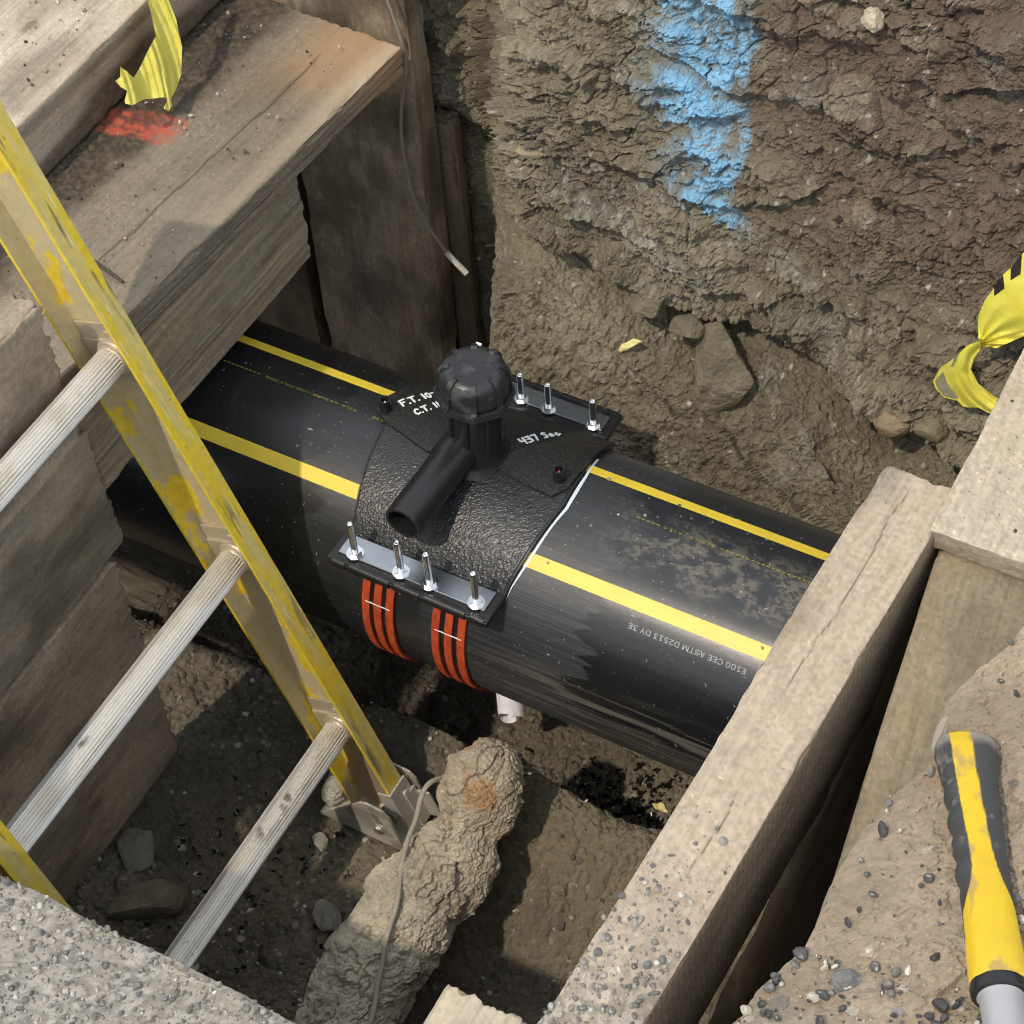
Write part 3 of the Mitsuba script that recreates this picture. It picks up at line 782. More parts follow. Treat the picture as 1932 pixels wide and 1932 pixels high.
# --- plank along the near edge, under gravel
def slab_gravel(m, q, fid, c):
    n = fbm(q * [30, 30, 30], 4, 49)
    gc = lerp((0.17, 0.163, 0.148), (0.42, 0.395, 0.35), sst(0.3, 0.75, fbm(q * 190, 3, 50)))
    g = sst(0.36, 0.56, n) * (fid == 0) * 0.85
    return c * (1 - g[:, None]) + gc * g[:, None]


plank('edge_board', 'plank along the near edge of the trench, grey under a layer of gravel', 1.7, 0.36, 0.05, (-1.43, -0.9015, 0.225), (1, 0.0, 0.0), (0, 0, 1), 21,
      (0.36, 0.32, 0.265), (0.26, 0.235, 0.195), dust=0.5, dust_col=(0.31, 0.29, 0.26), coarse=(1, 3, 5), extra=slab_gravel, step=0.0021, relief=0.0006, micro=3.5)
plank('board_offcut', 'corner of a pale rough-sawn board poking up at the bottom of the picture', 0.5, 0.076, 0.038, (-0.470, -0.920, 0.341), (0.0, 1, 0.0), (0, 0, 1), 22,
      (0.46, 0.37, 0.27), (0.34, 0.265, 0.19), dust=0.5, dust_col=(0.48, 0.40, 0.30), coarse=(1, 5), end_rough=0.008, edge_rough=0.005, step=0.0019)

# ------------------------------------------------------------------ earth on the right, where the hammer lies
EDGE = [(-0.10, -0.02), (-0.165, -0.07), (-0.195, -0.102), (-0.203, -0.134), (-0.242, -0.220), (-0.241, -0.246), (-0.222, -0.265), (-0.227, -0.293), (-0.255, -0.342), (-0.264, -0.417), (-0.260, -0.485),
        (-0.259, -0.523), (-0.277, -0.571), (-0.284, -0.596), (-0.300, -0.66), (-0.315, -0.76), (-0.315, -1.05)]


def earth_z(x, y):
    """top of the trodden earth before its own relief"""
    d = np.clip(x + 0.27, 0, 1) * 0.95 + np.clip(-0.34 - y, 0, 1) * 0.15
    return 0.344 + 0.13 * np.tanh(d / 0.13)


def build_earth():
    xs = np.concatenate([np.arange(-0.41, 0.03, 0.0018), np.linspace(0.04, 0.9, 40)])
    ys = np.concatenate([np.linspace(-1.05, -0.76, 30), np.arange(-0.755, 0.06, 0.0018)])
    X, Y = np.meshgrid(xs, ys, indexing='ij')
    e = A_(EDGE)[::-1]
    xe = np.interp(Y, e[:, 1], e[:, 0])
    xe = xe + 0.012 * (f2(Y * 45, Y * 0, 4, 131) - 0.5) + 0.006 * (f2(X * 60, Y * 120, 3, 132) - 0.5)
    sd = np.minimum((X - xe) * 0.8, -0.02 - Y + 0.02 * (f2(X * 30, Y * 0, 3, 133) - 0.5) + (X + 0.10) * 0.9)
    k = sst(-0.003, 0.012, sd) ** 0.7
    top = earth_z(X, Y)
    h = 0.016 * (f2(X * 16, Y * 16, 4, 134) - 0.5) + 0.008 * (f2(X * 60, Y * 60, 4, 135) - 0.5)
    c1, w1, r1, q1 = clods(X, Y, 7000, 0.002, 0.009, 136, 0.5)
    h += 0.0060 * (f2(X * 150, Y * 150, 4, 146) - 0.5) + c1 * 0.9
    for cs, am, jo, sd in ((0.026, 0.0075, 0.0030, 147), (0.009, 0.0030, 0.0022, 148)):
        rr = np.random.default_rng(sd); m_ = int(1.0 * 1.2 / cs ** 2)
        cc = np.stack([rr.uniform(-0.45, 0.5, m_), rr.uniform(-1.1, 0.1, m_)], -1); lv = rr.uniform(0, 1, m_)
        wq = np.stack([X + 0.6 * cs * (f2(X / cs * 0.9, Y / cs * 0.9, 3, sd) - 0.5), Y + 0.6 * cs * (f2(X / cs * 0.9, Y / cs * 0.9, 3, sd + 1) - 0.5)], -1)
        d_, i_ = cKDTree(cc).query(wq.reshape(-1, 2), k=2, workers=-1)
        gp = (d_[:, 1] - d_[:, 0]).reshape(X.shape); cl = lv[i_[:, 0]].reshape(X.shape)
        on = sst(0.44, 0.60, f2(X * 11 + sd, Y * 11, 3, sd + 2))
        h += on * (am * (cl - 0.5) - jo * (1 - sst(0.0, 0.0012 + 0.04 * cs, gp)) * (cl > 0.4))
    Z = 0.17 + (top + h - 0.17) * k
    col = lerp((0.27, 0.217, 0.158), (0.37, 0.302, 0.225), sst(0.3, 0.7, f2(X * 12, Y * 12, 4, 140)))
    gr = sst(0.52, 0.68, f2(X * 13, Y * 13, 4, 141)) * sst(-0.35, -0.45, Y) * 0.7
    gcol = lerp((0.16, 0.15, 0.135), (0.40, 0.36, 0.30), f2(X * 120, Y * 120, 3, 142))
    col = col * (1 - gr[..., None]) + gcol * gr[..., None]
    rust = sst(0.66, 0.76, f2(X * 16 + 4, Y * 16, 3, 143)) * 0.45
    col = col * (1 - rust[..., None]) + A_((0.33, 0.19, 0.10)) * rust[..., None]
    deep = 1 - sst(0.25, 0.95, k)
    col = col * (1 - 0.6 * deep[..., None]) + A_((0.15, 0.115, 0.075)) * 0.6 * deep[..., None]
    st = (w1 >= 0) & (c1 > 0.0012) & (r1[w1] > 0.84)
    col = np.where(st[..., None], lerp((0.10, 0.095, 0.09), (0.42, 0.38, 0.32), r1[(w1 * 7 + 1) % len(r1)]), col)
    wn = n2(X * 600, Y * 600, 145)
    col *= (0.55 + 0.50 * f2(X * 170, Y * 170, 3, 144) + 0.34 * wn + 0.6 * sst(0.9, 0.99, wn))[..., None]
    m = grid_mesh(np.stack([X, Y, Z], -1))
    m.update_faces((k.ravel()[m.faces] > 0).any(axis=1))
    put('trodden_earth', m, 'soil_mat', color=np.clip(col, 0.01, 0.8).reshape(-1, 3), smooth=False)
    tag('trodden_earth', 'dry tan earth lying over the boards at the lower right', kind='structure')


build_earth()

# ------------------------------------------------------------------ the gas pipe
R = 0.162


def wrap(mesh, r0, size=0.006):
    """bends a mesh laid out in (x along the pipe, arc, height) round the pipe; the arc is angle times R, angle 0 = far side (+y), 90 deg = top"""
    if size: mesh = trimesh.Trimesh(*trimesh.remesh.subdivide_to_size(mesh.vertices, mesh.faces, size), process=False)
    v = mesh.vertices
    th = v[:, 1] / R
    rr = r0 + v[:, 2]
    mesh.vertices = np.stack([v[:, 0], rr * np.cos(th), rr * np.sin(th)], -1)
    mesh.faces = mesh.faces[:, ::-1]                         # (x, arc, height) turns left-handed round the pipe
    mesh.fix_normals() if len(mesh.faces) < 4000 and mesh.is_watertight else None
    return mesh


def arc(deg):
    return math.radians(deg) * R


def shell(x0, x1, a0, a1, r0, r1, nx=8, na=24):
    """a curved plate on the pipe between two radii; x0 and x1 may be functions of the angle"""
    a = np.radians(np.linspace(a0, a1, na))
    fx0 = x0 if callable(x0) else (lambda d: x0 + 0 * d)
    fx1 = x1 if callable(x1) else (lambda d: x1 + 0 * d)
    xa, xb = fx0(np.degrees(a)), fx1(np.degrees(a))
    t = np.linspace(0, 1, nx)
    X = xa[None] + (xb - xa)[None] * t[:, None]
    def surf(r): return np.stack([X, r * np.cos(a)[None] + 0 * X, r * np.sin(a)[None] + 0 * X], -1)
    O, I = surf(r1), surf(r0)
    ms = [grid_mesh(O, flip=True), grid_mesh(I), grid_mesh(np.stack([O[0], I[0]], 0), flip=False), grid_mesh(np.stack([O[-1], I[-1]], 0), flip=True),
          grid_mesh(np.stack([O[:, 0], I[:, 0]], 0), flip=True), grid_mesh(np.stack([O[:, -1], I[:, -1]], 0))]
    return ms


a = np.linspace(0, 2 * np.pi, 241)
xp = np.linspace(-2.2, 0.8, 60)
V = np.stack([np.broadcast_to(xp[:, None], (60, 241)), np.broadcast_to(R * np.cos(a), (60, 241)), np.broadcast_to(R * np.sin(a), (60, 241))], -1)
m = grid_mesh(V, flip=True)
put('gas_pipe__body', m, 'pipe_mat', smooth=True)
tag('gas_pipe', 'large black plastic gas pipe with two yellow stripes running through the trench', 'pipe')
for i, (a0, hw) in enumerate(((72.0, 2.7), (122.7, 3.1))):
    put(f'gas_pipe__{num("stripe", i)}', cat(shell(-2.2, 0.8, a0 - hw, a0 + hw, R - 0.0006, R + 0.0004, 40, 8)[:1]), 'stripe_mat', smooth=True)
    labels[f'gas_pipe__{num("stripe", i)}'] = {'label': ('upper' if i == 0 else 'lower') + ' yellow stripe along the black pipe'}


def pipe_text(text, x_right, x_left, deg, height):
    """printing that reads from the other side of the pipe: it runs towards -x, its head towards the near side"""
    t = meshkit.text_mesh(text, height, 0.0004)
    L = t.bounds[1][0]
    v = t.vertices.copy()
    t.vertices = np.stack([x_right - v[:, 0] * (x_right - x_left) / L, arc(deg) + v[:, 1], v[:, 2]], -1)
    return wrap(t, R + 0.0001, 0.006)


put('gas_pipe__printing', pipe_text('E100 CEE ASTM D2513 DY 3E', -0.474, -0.617, 131.2, 0.0062), 'ink_grey_mat')
labels['gas_pipe__printing'] = {'label': 'grey standards printing upside down on the right of the pipe'}
for i, (t, xa, xb) in enumerate((('DURA-LINE POLY PIPE', -1.075, -1.165), ('R 11.0', -1.035, -1.055), ('12 IPS', -0.995, -1.012), ('R 11.0', -0.605, -0.628), ('12 IPS D', -0.565, -0.596))):
    put(f'gas_pipe__{num("yellow_printing", i)}', pipe_text(t, xa, xb, 88.4, 0.0030), 'ink_yellow_mat')
put('gas_pipe__yellow_dashes', cat([wrap(box((x, arc(88.8), 0.0002), (0.004, 0.0012, 0.0004)), R + 0.0001, None) for x in np.r_[np.arange(-1.225, -1.17, 0.0062), np.arange(-1.07, -1.058, 0.0062), np.arange(-0.66, -0.632, 0.0062), np.arange(-0.556, -0.43, 0.0062)]]), 'ink_yellow_mat')
labels['gas_pipe__yellow_dashes'] = {'label': 'fine yellow dashes along the top of the pipe', 'kind': 'stuff'}

# ------------------------------------------------------------------ the tapping saddle clamped on the pipe
RS = 0.1695
edgeL = lambda d: np.interp(d, [36, 60, 92, 112, 135, 150], [-0.992, -0.990, -0.992, -0.985, -0.973, -0.968])
edgeR = lambda d: np.interp(d, [36, 60, 78, 97, 123, 136, 150], [-0.757, -0.752, -0.746, -0.743, -0.756, -0.764, -0.768])
tag('tapping_saddle', 'black tapping saddle with capped tower and outlet spigot, bolted and strapped over the gas pipe', 'pipe fitting')
def grained_sheet():
    a_ = np.radians(np.concatenate([np.linspace(40, 86, 40), np.arange(86.3, 139, 0.32)]))
    t_ = np.linspace(0, 1, 280)
    xa, xb = edgeL(np.degrees(a_)), edgeR(np.degrees(a_))
    X = xa[None] + (xb - xa)[None] * t_[:, None]
    S = np.broadcast_to(a_ * R, X.shape)
    U, V_ = X + 0.003 * (f2(X * 160, S * 160, 2, 151) - 0.5), S + 0.003 * (f2(X * 160, S * 160, 2, 152) - 0.5)
    rr = np.random.default_rng(15); n = int(0.25 * 0.42 / 0.0026 ** 2 * 1.25)
    d, _ = cKDTree(np.stack([rr.uniform(-1.02, -0.72, n), rr.uniform(0.10, 0.42, n)], -1)).query(np.stack([U.ravel() , (V_.ravel())], -1), k=2, workers=-1)
    gap = (d[:, 1] - d[:, 0]).reshape(X.shape)
    h = 0.00072 * sst(0.0, 0.0016, gap) + 0.0005 * (f2(X * 330, S * 330, 2, 153) - 0.5)
    e = np.minimum.reduce([X - xa[None], xb[None] - X])
    r_ = RS - 0.0012 + h * sst(0.0, 0.004, e) - 0.002 * sst(0.004, 0.0, e)
    P = np.stack([X, r_ * np.cos(a_)[None], r_ * np.sin(a_)[None]], -1)
    return grid_mesh(P, flip=True)


put('tapping_saddle__saddle_sheet', grained_sheet(), 'leather_mat', smooth=True)
put('tapping_saddle__saddle_lining', cat(shell(lambda d: edgeL(d) + 0.0004, lambda d: edgeR(d) - 0.0004, 40, 141, R + 0.0006, RS - 0.002, 40, 90)), 'black_plastic_mat', smooth=40)
labels['tapping_saddle__saddle_sheet'] = {'label': 'leather-grained black saddle sheet curving over the pipe'}
# white witness line along the right edge of the sheet
put('tapping_saddle__witness_line', cat(shell(lambda d: edgeR(d) + 0.0015, lambda d: edgeR(d) + 0.0048 + 0.0008 * np.sin(d * 0.16) - 0.0026 * sst(112, 140, d), 63, 142, R - 0.0004, R + 0.0006, 4, 90)), 'bead_mat', smooth=40)
labels['tapping_saddle__witness_line'] = {'label': 'wavy pale blue-white line drawn along the right edge of the saddle'}


def pad(poly, h=0.0035):
    p = Polygon([(x, arc(d)) for x, d in poly]).buffer(0.002).buffer(-0.002).buffer(-0.001).buffer(0.001)
    m = trimesh.creation.extrude_polygon(p, h, engine='earcut')
    return wrap(m, RS - 0.001, 0.006)


put('tapping_saddle__writing_pad', pad([(-1.012, 80), (-1.006, 88), (-0.990, 91), (-0.925, 97), (-0.900, 96), (-0.895, 58), (-0.985, 58), (-1.000, 66)]), 'pad_mat', smooth=30)
put('tapping_saddle__writing_pad_001', pad([(-0.860, 88), (-0.848, 92), (-0.800, 95), (-0.760, 96), (-0.748, 90), (-0.748, 76), (-0.752, 42), (-0.80, 40), (-0.840, 52), (-0.862, 68)]), 'pad_mat', smooth=30)


def stroke_text(strokes, place_, w=0.0013, r0=0.172):
    ms = []
    for s in strokes:
        q = A_([place_(x, y) for x, y in s])
        poly = LineString(q).buffer(w, quad_segs=4)
        t = trimesh.creation.extrude_polygon(poly, 0.0004, engine='earcut')
        ms.append(wrap(t, r0, 0.004))
    return cat(ms)


def writing(origin, angle, size):
    """hand lettering laid on the pad: (x, y) in letter units -> (x, arc); angle turns the line"""
    ox, oa = origin
    ca, sa = math.cos(angle), math.sin(angle)
    return lambda x, y: (ox + size * (x * ca - y * sa), arc(oa) - size * (x * sa + y * ca))


# F.T. 10-   and below it   C.T. 11:
G = {'F': [[(0, 0), (0, 1)], [(-.1, 1), (.6, 1.05)], [(0, .55), (.42, .55)]], 'T': [[(.3, 0), (.3, 1)], [(-.05, 1), (.68, 1.02)]], '.': [[(0.05, 0.02), (.1, .04)]], '1': [[(.15, 0), (.15, 1)]],
     '0': [[(.3, 0), (.05, .3), (.08, .8), (.3, 1), (.52, .75), (.5, .25), (.3, 0)]], '-': [[(0, .8), (.3, .85)]], 'C': [[(.6, .85), (.35, 1), (.05, .7), (.05, .25), (.3, 0), (.6, .12)]],
     ':': [[(.1, .3), (.13, .36)], [(.1, .75), (.13, .8)]], '4': [[(0, 1), (.05, .5), (.55, .5)], [(.45, 1), (.42, 0)]], '3': [[(0, .95), (.4, 1), (.45, .7), (.15, .55), (.5, .4), (.45, .05), (0, .02)]],
     '7': [[(0, .95), (.5, 1), (.25, 0)]], 'S': [[(.5, .9), (.2, 1), (.05, .75), (.4, .45), (.35, .05), (0, .05)]], 'e': [[(.05, .3), (.4, .35), (.3, .6), (.05, .4), (.1, .05), (.42, .1)]], 'c': [[(.4, .5), (.15, .55), (.05, .25), (.2, .02), (.6, .3)]]}


def letters(txt, adv=0.82):
    out, x = [], 0.0
    for ch in txt:
        if ch == ' ': x += 0.45; continue
        out += [[(x + a, b) for a, b in s] for s in G[ch]]
        x += 0.32 if ch in '.:' else (0.45 if ch == '1' else adv)
    return out


AW = math.radians(62)
put('tapping_saddle__handwriting', cat([stroke_text(letters('F.T. 10-'), writing((-0.984, 80.5), AW, 0.0105), 0.0012, 0.1722), stroke_text(letters('C.T. 11:'), writing((-0.962, 82.5), AW, 0.0095), 0.0011, 0.1722)]), 'ink_white_mat')
labels['tapping_saddle__handwriting'] = {'label': 'white handwriting F.T. 10 and C.T. 11 on the left pad'}
put('tapping_saddle__handwriting_001', stroke_text(letters('437 Sec', 0.72), writing((-0.827, 77.0), AW, 0.0115), 0.0013, 0.1722), 'ink_white_mat')
labels['tapping_saddle__handwriting_001'] = {'label': 'white handwriting 437 Sec on the right pad'}

# contact terminals
for i, (x, d, pin) in enumerate(((-0.999, 85.5, 'pin_white_mat'), (-0.763, 87.5, 'pin_red_mat'))):
    y, z = (RS + 0.001) * math.cos(math.radians(d)), (RS + 0.001) * math.sin(math.radians(d))
    k = f'tapping_saddle__{num("terminal", i)}'
    put(k, lathe([(0, -0.004), (0.0068, -0.004), (0.0072, 0.000), (0.0072, 0.0185), (0.0067, 0.0195), (0.0050, 0.0195), (0.0046, 0.0185), (0.0046, 0.006), (0, 0.006)], 28, frame((x, y, z), (1, 0, 0), (0, 1, 0), (0, 0, 1))), 'black_plastic_mat', smooth=35)
    put(k + '__pin', lathe([(0, 0.006), (0.0016, 0.006), (0.0016, 0.0145), (0.0010, 0.0155), (0, 0.0157)], 16, frame((x, y, z), (1, 0, 0), (0, 1, 0), (0, 0, 1))), pin, smooth=35)

# tower, cap and outlet spigot
TA = unit([0.055, 0.0, 1.0]); TX = unit([1, 0, -0.055]); TY = np.cross(TA, TX)
TB = A_([-0.880, 0.004, 0.0])
TM = frame(TB, TX, TY, TA)
put('tapping_saddle__tower', lathe([(0, 0.150), (0.043, 0.150), (0.0425, 0.168), (0.037, 0.175), (0.0330, 0.182), (0.0302, 0.196), (0.0290, 0.225), (0.0285, 0.284), (0, 0.284)], 56, TM), 'black_plastic_mat', smooth=35)
ribs = []
for k in range(8):
    an = k * math.pi / 4 + 0.2
    ribs.append(bevel_box((0, 0, 0), (0.005, 0.0035, 0.080), 0.0006, None))
    ribs[-1].apply_transform(TM @ rotz(an) @ trimesh.transformations.translation_matrix([0.0300, 0, 0.234]))
put('tapping_saddle__tower_ribs', cat(ribs), 'black_plastic_mat')
# the cap: flange with eight flats, ribbed body with a rounded shoulder and a shallow dished top
oct_ = trimesh.creation.cylinder(radius=0.0462, height=0.0085, sections=8)
oct_.apply_transform(TM @ rotz(math.pi / 8 + 0.10) @ trimesh.transformations.translation_matrix([0, 0, 0.2760]))
body = lathe([(0.0345, 0.2750), (0.0385, 0.2832), (0.0400, 0.2860), (0.0398, 0.2980), (0.0392, 0.3040), (0.0376, 0.3095), (0.0348, 0.3140), (0.0310, 0.3170), (0.0270, 0.3180), (0.0225, 0.3175), (0.0, 0.3173)], 64, TM)
put('tapping_saddle__cap', cat([body, oct_]), 'cap_mat', smooth=32)
labels['tapping_saddle__cap'] = {'label': 'ribbed black screw cap with an eight-sided flange'}
for k in range(8):
    an = k * math.pi / 4 + 0.10 + math.pi / 8
    prof = [(0.0390, 0.2735), (0.0442, 0.2745), (0.0442, 0.2825), (0.0424, 0.2850), (0.0422, 0.2985), (0.0415, 0.3055), (0.0395, 0.3122), (0.0360, 0.3170), (0.0315, 0.3196), (0.0286, 0.3200)]
    inner = [(r - 0.004, z - 0.003) for r, z in prof]
    pl = Polygon(prof + inner[::-1]).buffer(0)
    m = trimesh.creation.extrude_polygon(pl, 0.0066, engine='earcut')
    m.apply_translation([0, 0, -0.0033])
    m.apply_transform(rot(math.pi / 2, [1, 0, 0]))
    m.apply_transform(TM @ rotz(an))
    put(f'tapping_saddle__cap__{num("rib", k)}', m, 'cap_mat', smooth=25)
m = bevel_box((0, 0, 0), (0.007, 0.0035, 0.0012), 0.0003, None); m.apply_transform(TM @ trimesh.transformations.translation_matrix([-0.012, 0.033, 0.3168]))
put('tapping_saddle__cap__mark', m, 'ink_white_mat')
SA = unit([-0.035, -1.0, -0.02])
SO = A_([-0.879, -0.012, 0.1915])
SZ = unit(np.cross([1, 0, 0], SA)); SXv = np.cross(SA, SZ)
SM = frame(SO, SXv, SZ, SA)
put('tapping_saddle__outlet_spigot', lathe([(0.0, 0.0), (0.0255, 0.0), (0.0255, 0.030), (0.0236, 0.034), (0.0234, 0.126), (0.0229, 0.1285), (0.0192, 0.1285), (0.0188, 0.126), (0.0188, 0.03), (0.0, 0.03)], 48, SM), 'black_plastic_mat', smooth=35)
labels['tapping_saddle__outlet_spigot'] = {'label': 'open black outlet spigot pointing towards the near side'}
coll = [bevel_box((0, 0, 0), (0.026, 0.003, 0.004), 0.0006, SM @ trimesh.transformations.translation_matrix([0, -0.0230 * s, 0.018])) for s in (1,)]
cm = lathe([(0.0222, 0.026), (0.0238, 0.027), (0.0238, 0.0305), (0.0222, 0.0315)], 48, SM)
lug = bevel_box((0, 0, 0), (0.030, 0.004, 0.012), 0.0008, SM @ trimesh.transformations.translation_matrix([0.002, 0.022, 0.020]))
lug2 = bevel_box((0, 0, 0), (0.003, 0.012, 0.014), 0.0008, SM @ trimesh.transformations.translation_matrix([0.016, 0.020, 0.020]))
lug3 = bevel_box((0, 0, 0), (0.003, 0.012, 0.014), 0.0008, SM @ trimesh.transformations.translation_matrix([-0.013, 0.020, 0.020]))
put('tapping_saddle__spigot_collar', cat([cm, lug, lug2, lug3]), 'black_plastic_mat', smooth=30)

# clamp bars, studs and nuts, on both sides
STX = (-0.948, -0.886, -0.848, -0.787)
hexp = Polygon([(0.0083 * math.cos(k * math.pi / 3), 0.0083 * math.sin(k * math.pi / 3)) for k in range(6)])
for s, (y0, zt) in enumerate(((-0.128, 0.1135), (0.157, 0.1135))):
    side = -1 if s == 0 else 1
    yc = -0.1445 if s == 0 else 0.1525
    x0, x1 = (-0.968, -0.7735) if s == 0 else (-0.972, -0.778)
    # black flange under the bar, lipped outwards
    fl = [bevel_box(((x0 + x1) / 2, yc + side * 0.003, zt - 0.0075), (x1 - x0 + 0.020, 0.044, 0.009), 0.0012)]
    # web from the sheet into the flange
    fl.append(bevel_box(((x0 + x1) / 2, yc - side * 0.014, zt - 0.0085), (x1 - x0 + 0.012, 0.020, 0.010), 0.002))
    put(f'tapping_saddle__{num("flange", s)}', cat(fl), 'black_plastic_mat')
    put(f'tapping_saddle__{num("clamp_bar", s)}', bevel_box(((x0 + x1) / 2, yc, zt - 0.0012), (x1 - x0, 0.0290 if s == 0 else 0.0245, 0.0026), 0.0006), 'bar_mat')
    labels[f'tapping_saddle__{num("clamp_bar", s)}'] = {'label': 'zinc clamp bar with studs on the ' + ('near' if s == 0 else 'far') + ' side of the saddle'}
    # rolled strap rail with notches, hanging below the outer edge
    rail = []
    xs_ = [x0 - 0.006, x0 + 0.018, x0 + 0.078, x0 + 0.118, x0 + 0.178, x1 + 0.008]
    for a_, b_ in zip(xs_[:-1], xs_[1:]):
        rail.append(tube([(a_ + 0.0035, yc + side * 0.022, zt - 0.0095), (b_ - 0.0035, yc + side * 0.022, zt - 0.0095)], 0.0068, 14))
    rail.append(tube([(x0 - 0.006, yc + side * 0.022, zt - 0.0095), (x1 + 0.008, yc + side * 0.022, zt - 0.0105)], 0.0052, 12))
    put(f'tapping_saddle__{num("strap_rail", s)}', cat(rail), 'black_plastic_mat', smooth=40)
    for k, x in enumerate(STX):
        i = s * 4 + k
        x = x + (0.0 if s == 0 else -0.004)
        hs = 0.0 if s == 0 else -0.013
        ys = yc + side * 0.009 if s == 0 else yc - 0.008
        key = f'tapping_saddle__{num("stud", i)}'
        put(key, lathe([(0, zt - 0.004), (0.0042, zt - 0.004), (0.0042, zt + 0.053 + hs), (0.0036, zt + 0.0555 + hs), (0.0026, zt + 0.0560 + hs), (0.0024, zt + 0.0540 + hs), (0, zt + 0.0540 + hs)], 20, frame((x, ys, 0), (1, 0, 0), (0, 1, 0), (0, 0, 1))), 'zinc_mat', smooth=35)
        nut = trimesh.creation.extrude_polygon(hexp, 0.0055); nut.apply_transform(rotz(0.3 + k)); nut.apply_translation((x, ys, zt + 0.0016))
        put(key + '__nut', nut, 'zinc_mat')
        put(key + '__washer', lathe([(0.004, 0.0), (0.0104, 0.0), (0.0104, 0.0016), (0.004, 0.0016)], 24, frame((x, ys, zt), (1, 0, 0), (0, 1, 0), (0, 0, 1))), 'zinc_mat')

# straps round the underside
for s, (xa, xb) in enumerate(((-0.944, -0.901), (-0.849, -0.804))):
    key = f'tapping_saddle__{num("strap", s)}'
    put(key, cat(shell(xa + 0.001, xb - 0.001, 140, 395, R + 0.0004, R + 0.0018, 3, 90)), 'black_plastic_mat', smooth=40)
    labels[key] = {'label': ('left' if s == 0 else 'right') + ' black strap with three red bands round the pipe'}
    w = (xb - xa)
    for k in range(3):
        c0 = xa + w * (0.12 + 0.38 * k)
        put(f'{key}__{num("red_band", k)}', cat(shell(c0 - 0.0050, c0 + 0.0050, 140, 396, R + 0.0014, R + 0.0046, 3, 90)), 'red_strap_mat', smooth=40)
    put(f'{key}__stitch', cat(shell(xa + 0.005, xb - 0.004, 166.3, 166.7, R + 0.0040, R + 0.0050, 3, 3)), 'ink_white_mat')

# ------------------------------------------------------------------ ladder
LA = A_([-0.963, -0.224, -0.162]); LT = math.radians(19.14)
LU = A_([-math.sin(LT), 0, math.cos(LT)])                    # up the rails
LX = A_([math.cos(LT), 0, math.sin(LT)])                     # across the channel, towards the front
tag('ladder', 'worn yellow fibreglass ladder with ribbed aluminium rungs standing in the trench', 'ladder')


def rail(y_web, side, s0, s1):
    """channel rail: web at y_web, flanges reaching towards the rungs (side = -1: towards -y)"""
    wd, fl, t = 0.086, 0.029, 0.0045
    prof = [(-wd / 2, fl), (-wd / 2, 0), (wd / 2, 0), (wd / 2, fl), (wd / 2 - t, fl), (wd / 2 - t, t), (-wd / 2 + t, t), (-wd / 2 + t, fl)]
    P = A_(prof + prof[:1])
    pts, seg = [], []
    for k in range(len(P) - 1):
        n = max(int(np.linalg.norm(P[k + 1] - P[k]) / 0.0018), 2)
        t_ = np.linspace(0, 1, n + 1)
        pts.append(P[k] + (P[k + 1] - P[k]) * t_[:, None]); seg += [k] * (n + 1)
    pts = np.vstack(pts); seg = A_(seg)
    s = np.arange(s0, s1, 0.0022)
    Sg, Pi = np.meshgrid(s, np.arange(len(pts)), indexing='ij')
    a_, b_ = pts[Pi, 0], pts[Pi, 1]
    W = LA + LX * a_[..., None] + LU * Sg[..., None]
    W[..., 1] = y_web + side * b_
    m = grid_mesh(W, flip=side > 0)
    sg = seg[Pi].ravel(); a_, b_, S = a_.ravel(), b_.ravel(), Sg.ravel()
    yel = lerp((0.66, 0.49, 0.03), (0.57, 0.43, 0.05), fbm(np.stack([a_ * 60, b_ * 60, S * 9], -1), 3, 201))
    c = yel.copy()
    dust = A_((0.44, 0.375, 0.245))
    q = np.stack([a_, b_, S], -1)
    inside = (sg == 5) | (sg == 4) | (sg == 6)
    d = sst(0.43, 0.49, fbm(q * [32, 32, 15] + 3, 4, 202) + 0.10 * sst(0.0, -0.3, -S + 0.35)) * 0.9
    c = np.where(inside[:, None], c * (1 - d[:, None]) + dust * d[:, None], c)
    # outer flange: rubbed fibres, black scuffs, pale scratches
    outer = (sg == 2)
    fib = fbm(q * [300, 300, 7] + 1, 3, 203)
    wear = sst(0.40, 0.62, fbm(q * [80, 80, 9] + 5, 4, 204)) * 0.75
    c2 = c * (1 - wear[:, None]) + lerp((0.42, 0.35, 0.15), (0.60, 0.51, 0.24), fib) * wear[:, None]
    blk = sst(0.60, 0.66, fbm(q * [200, 200, 10] + 9, 4, 205)) * sst(0.45, 0.62, fbm(q * [20, 20, 4] + 2, 3, 206)) * 0.85
    c2 = c2 * (1 - blk[:, None]) + A_((0.075, 0.065, 0.045)) * blk[:, None]
    scr = (noise(q * [700, 700, 22] + 7, 207) > 0.90) * 0.7
    c2 = c2 * (1 - scr[:, None]) + A_((0.66, 0.60, 0.36)) * scr[:, None]
    c = np.where(outer[:, None], c2, c)
    lip = (sg == 3) | (sg == 7)
    c = np.where(lip[:, None], A_((0.66, 0.50, 0.035)), c)
    spk = noise(q * [330, 330, 330], 208)
    c = np.where((spk > 0.93)[:, None], c * 0.55, c)
    c *= (0.9 + 0.2 * noise(q * [200, 200, 120], 209))[:, None]
    return m, np.clip(c, 0.01, 0.85)


m, c = rail(-0.2150, -1, -0.155, 0.945)
put('ladder__rail', m, 'frp_mat', color=c, smooth=True)
labels['ladder__rail'] = {'label': 'far ladder rail, yellow with dusty hollow side and black scuffs'}
m, c = rail(-0.690, 1, -0.155, 0.945)
put('ladder__rail_001', m, 'frp_mat', color=c, smooth=True)
labels['ladder__rail_001'] = {'label': 'near ladder rail, just showing at the lower left'}


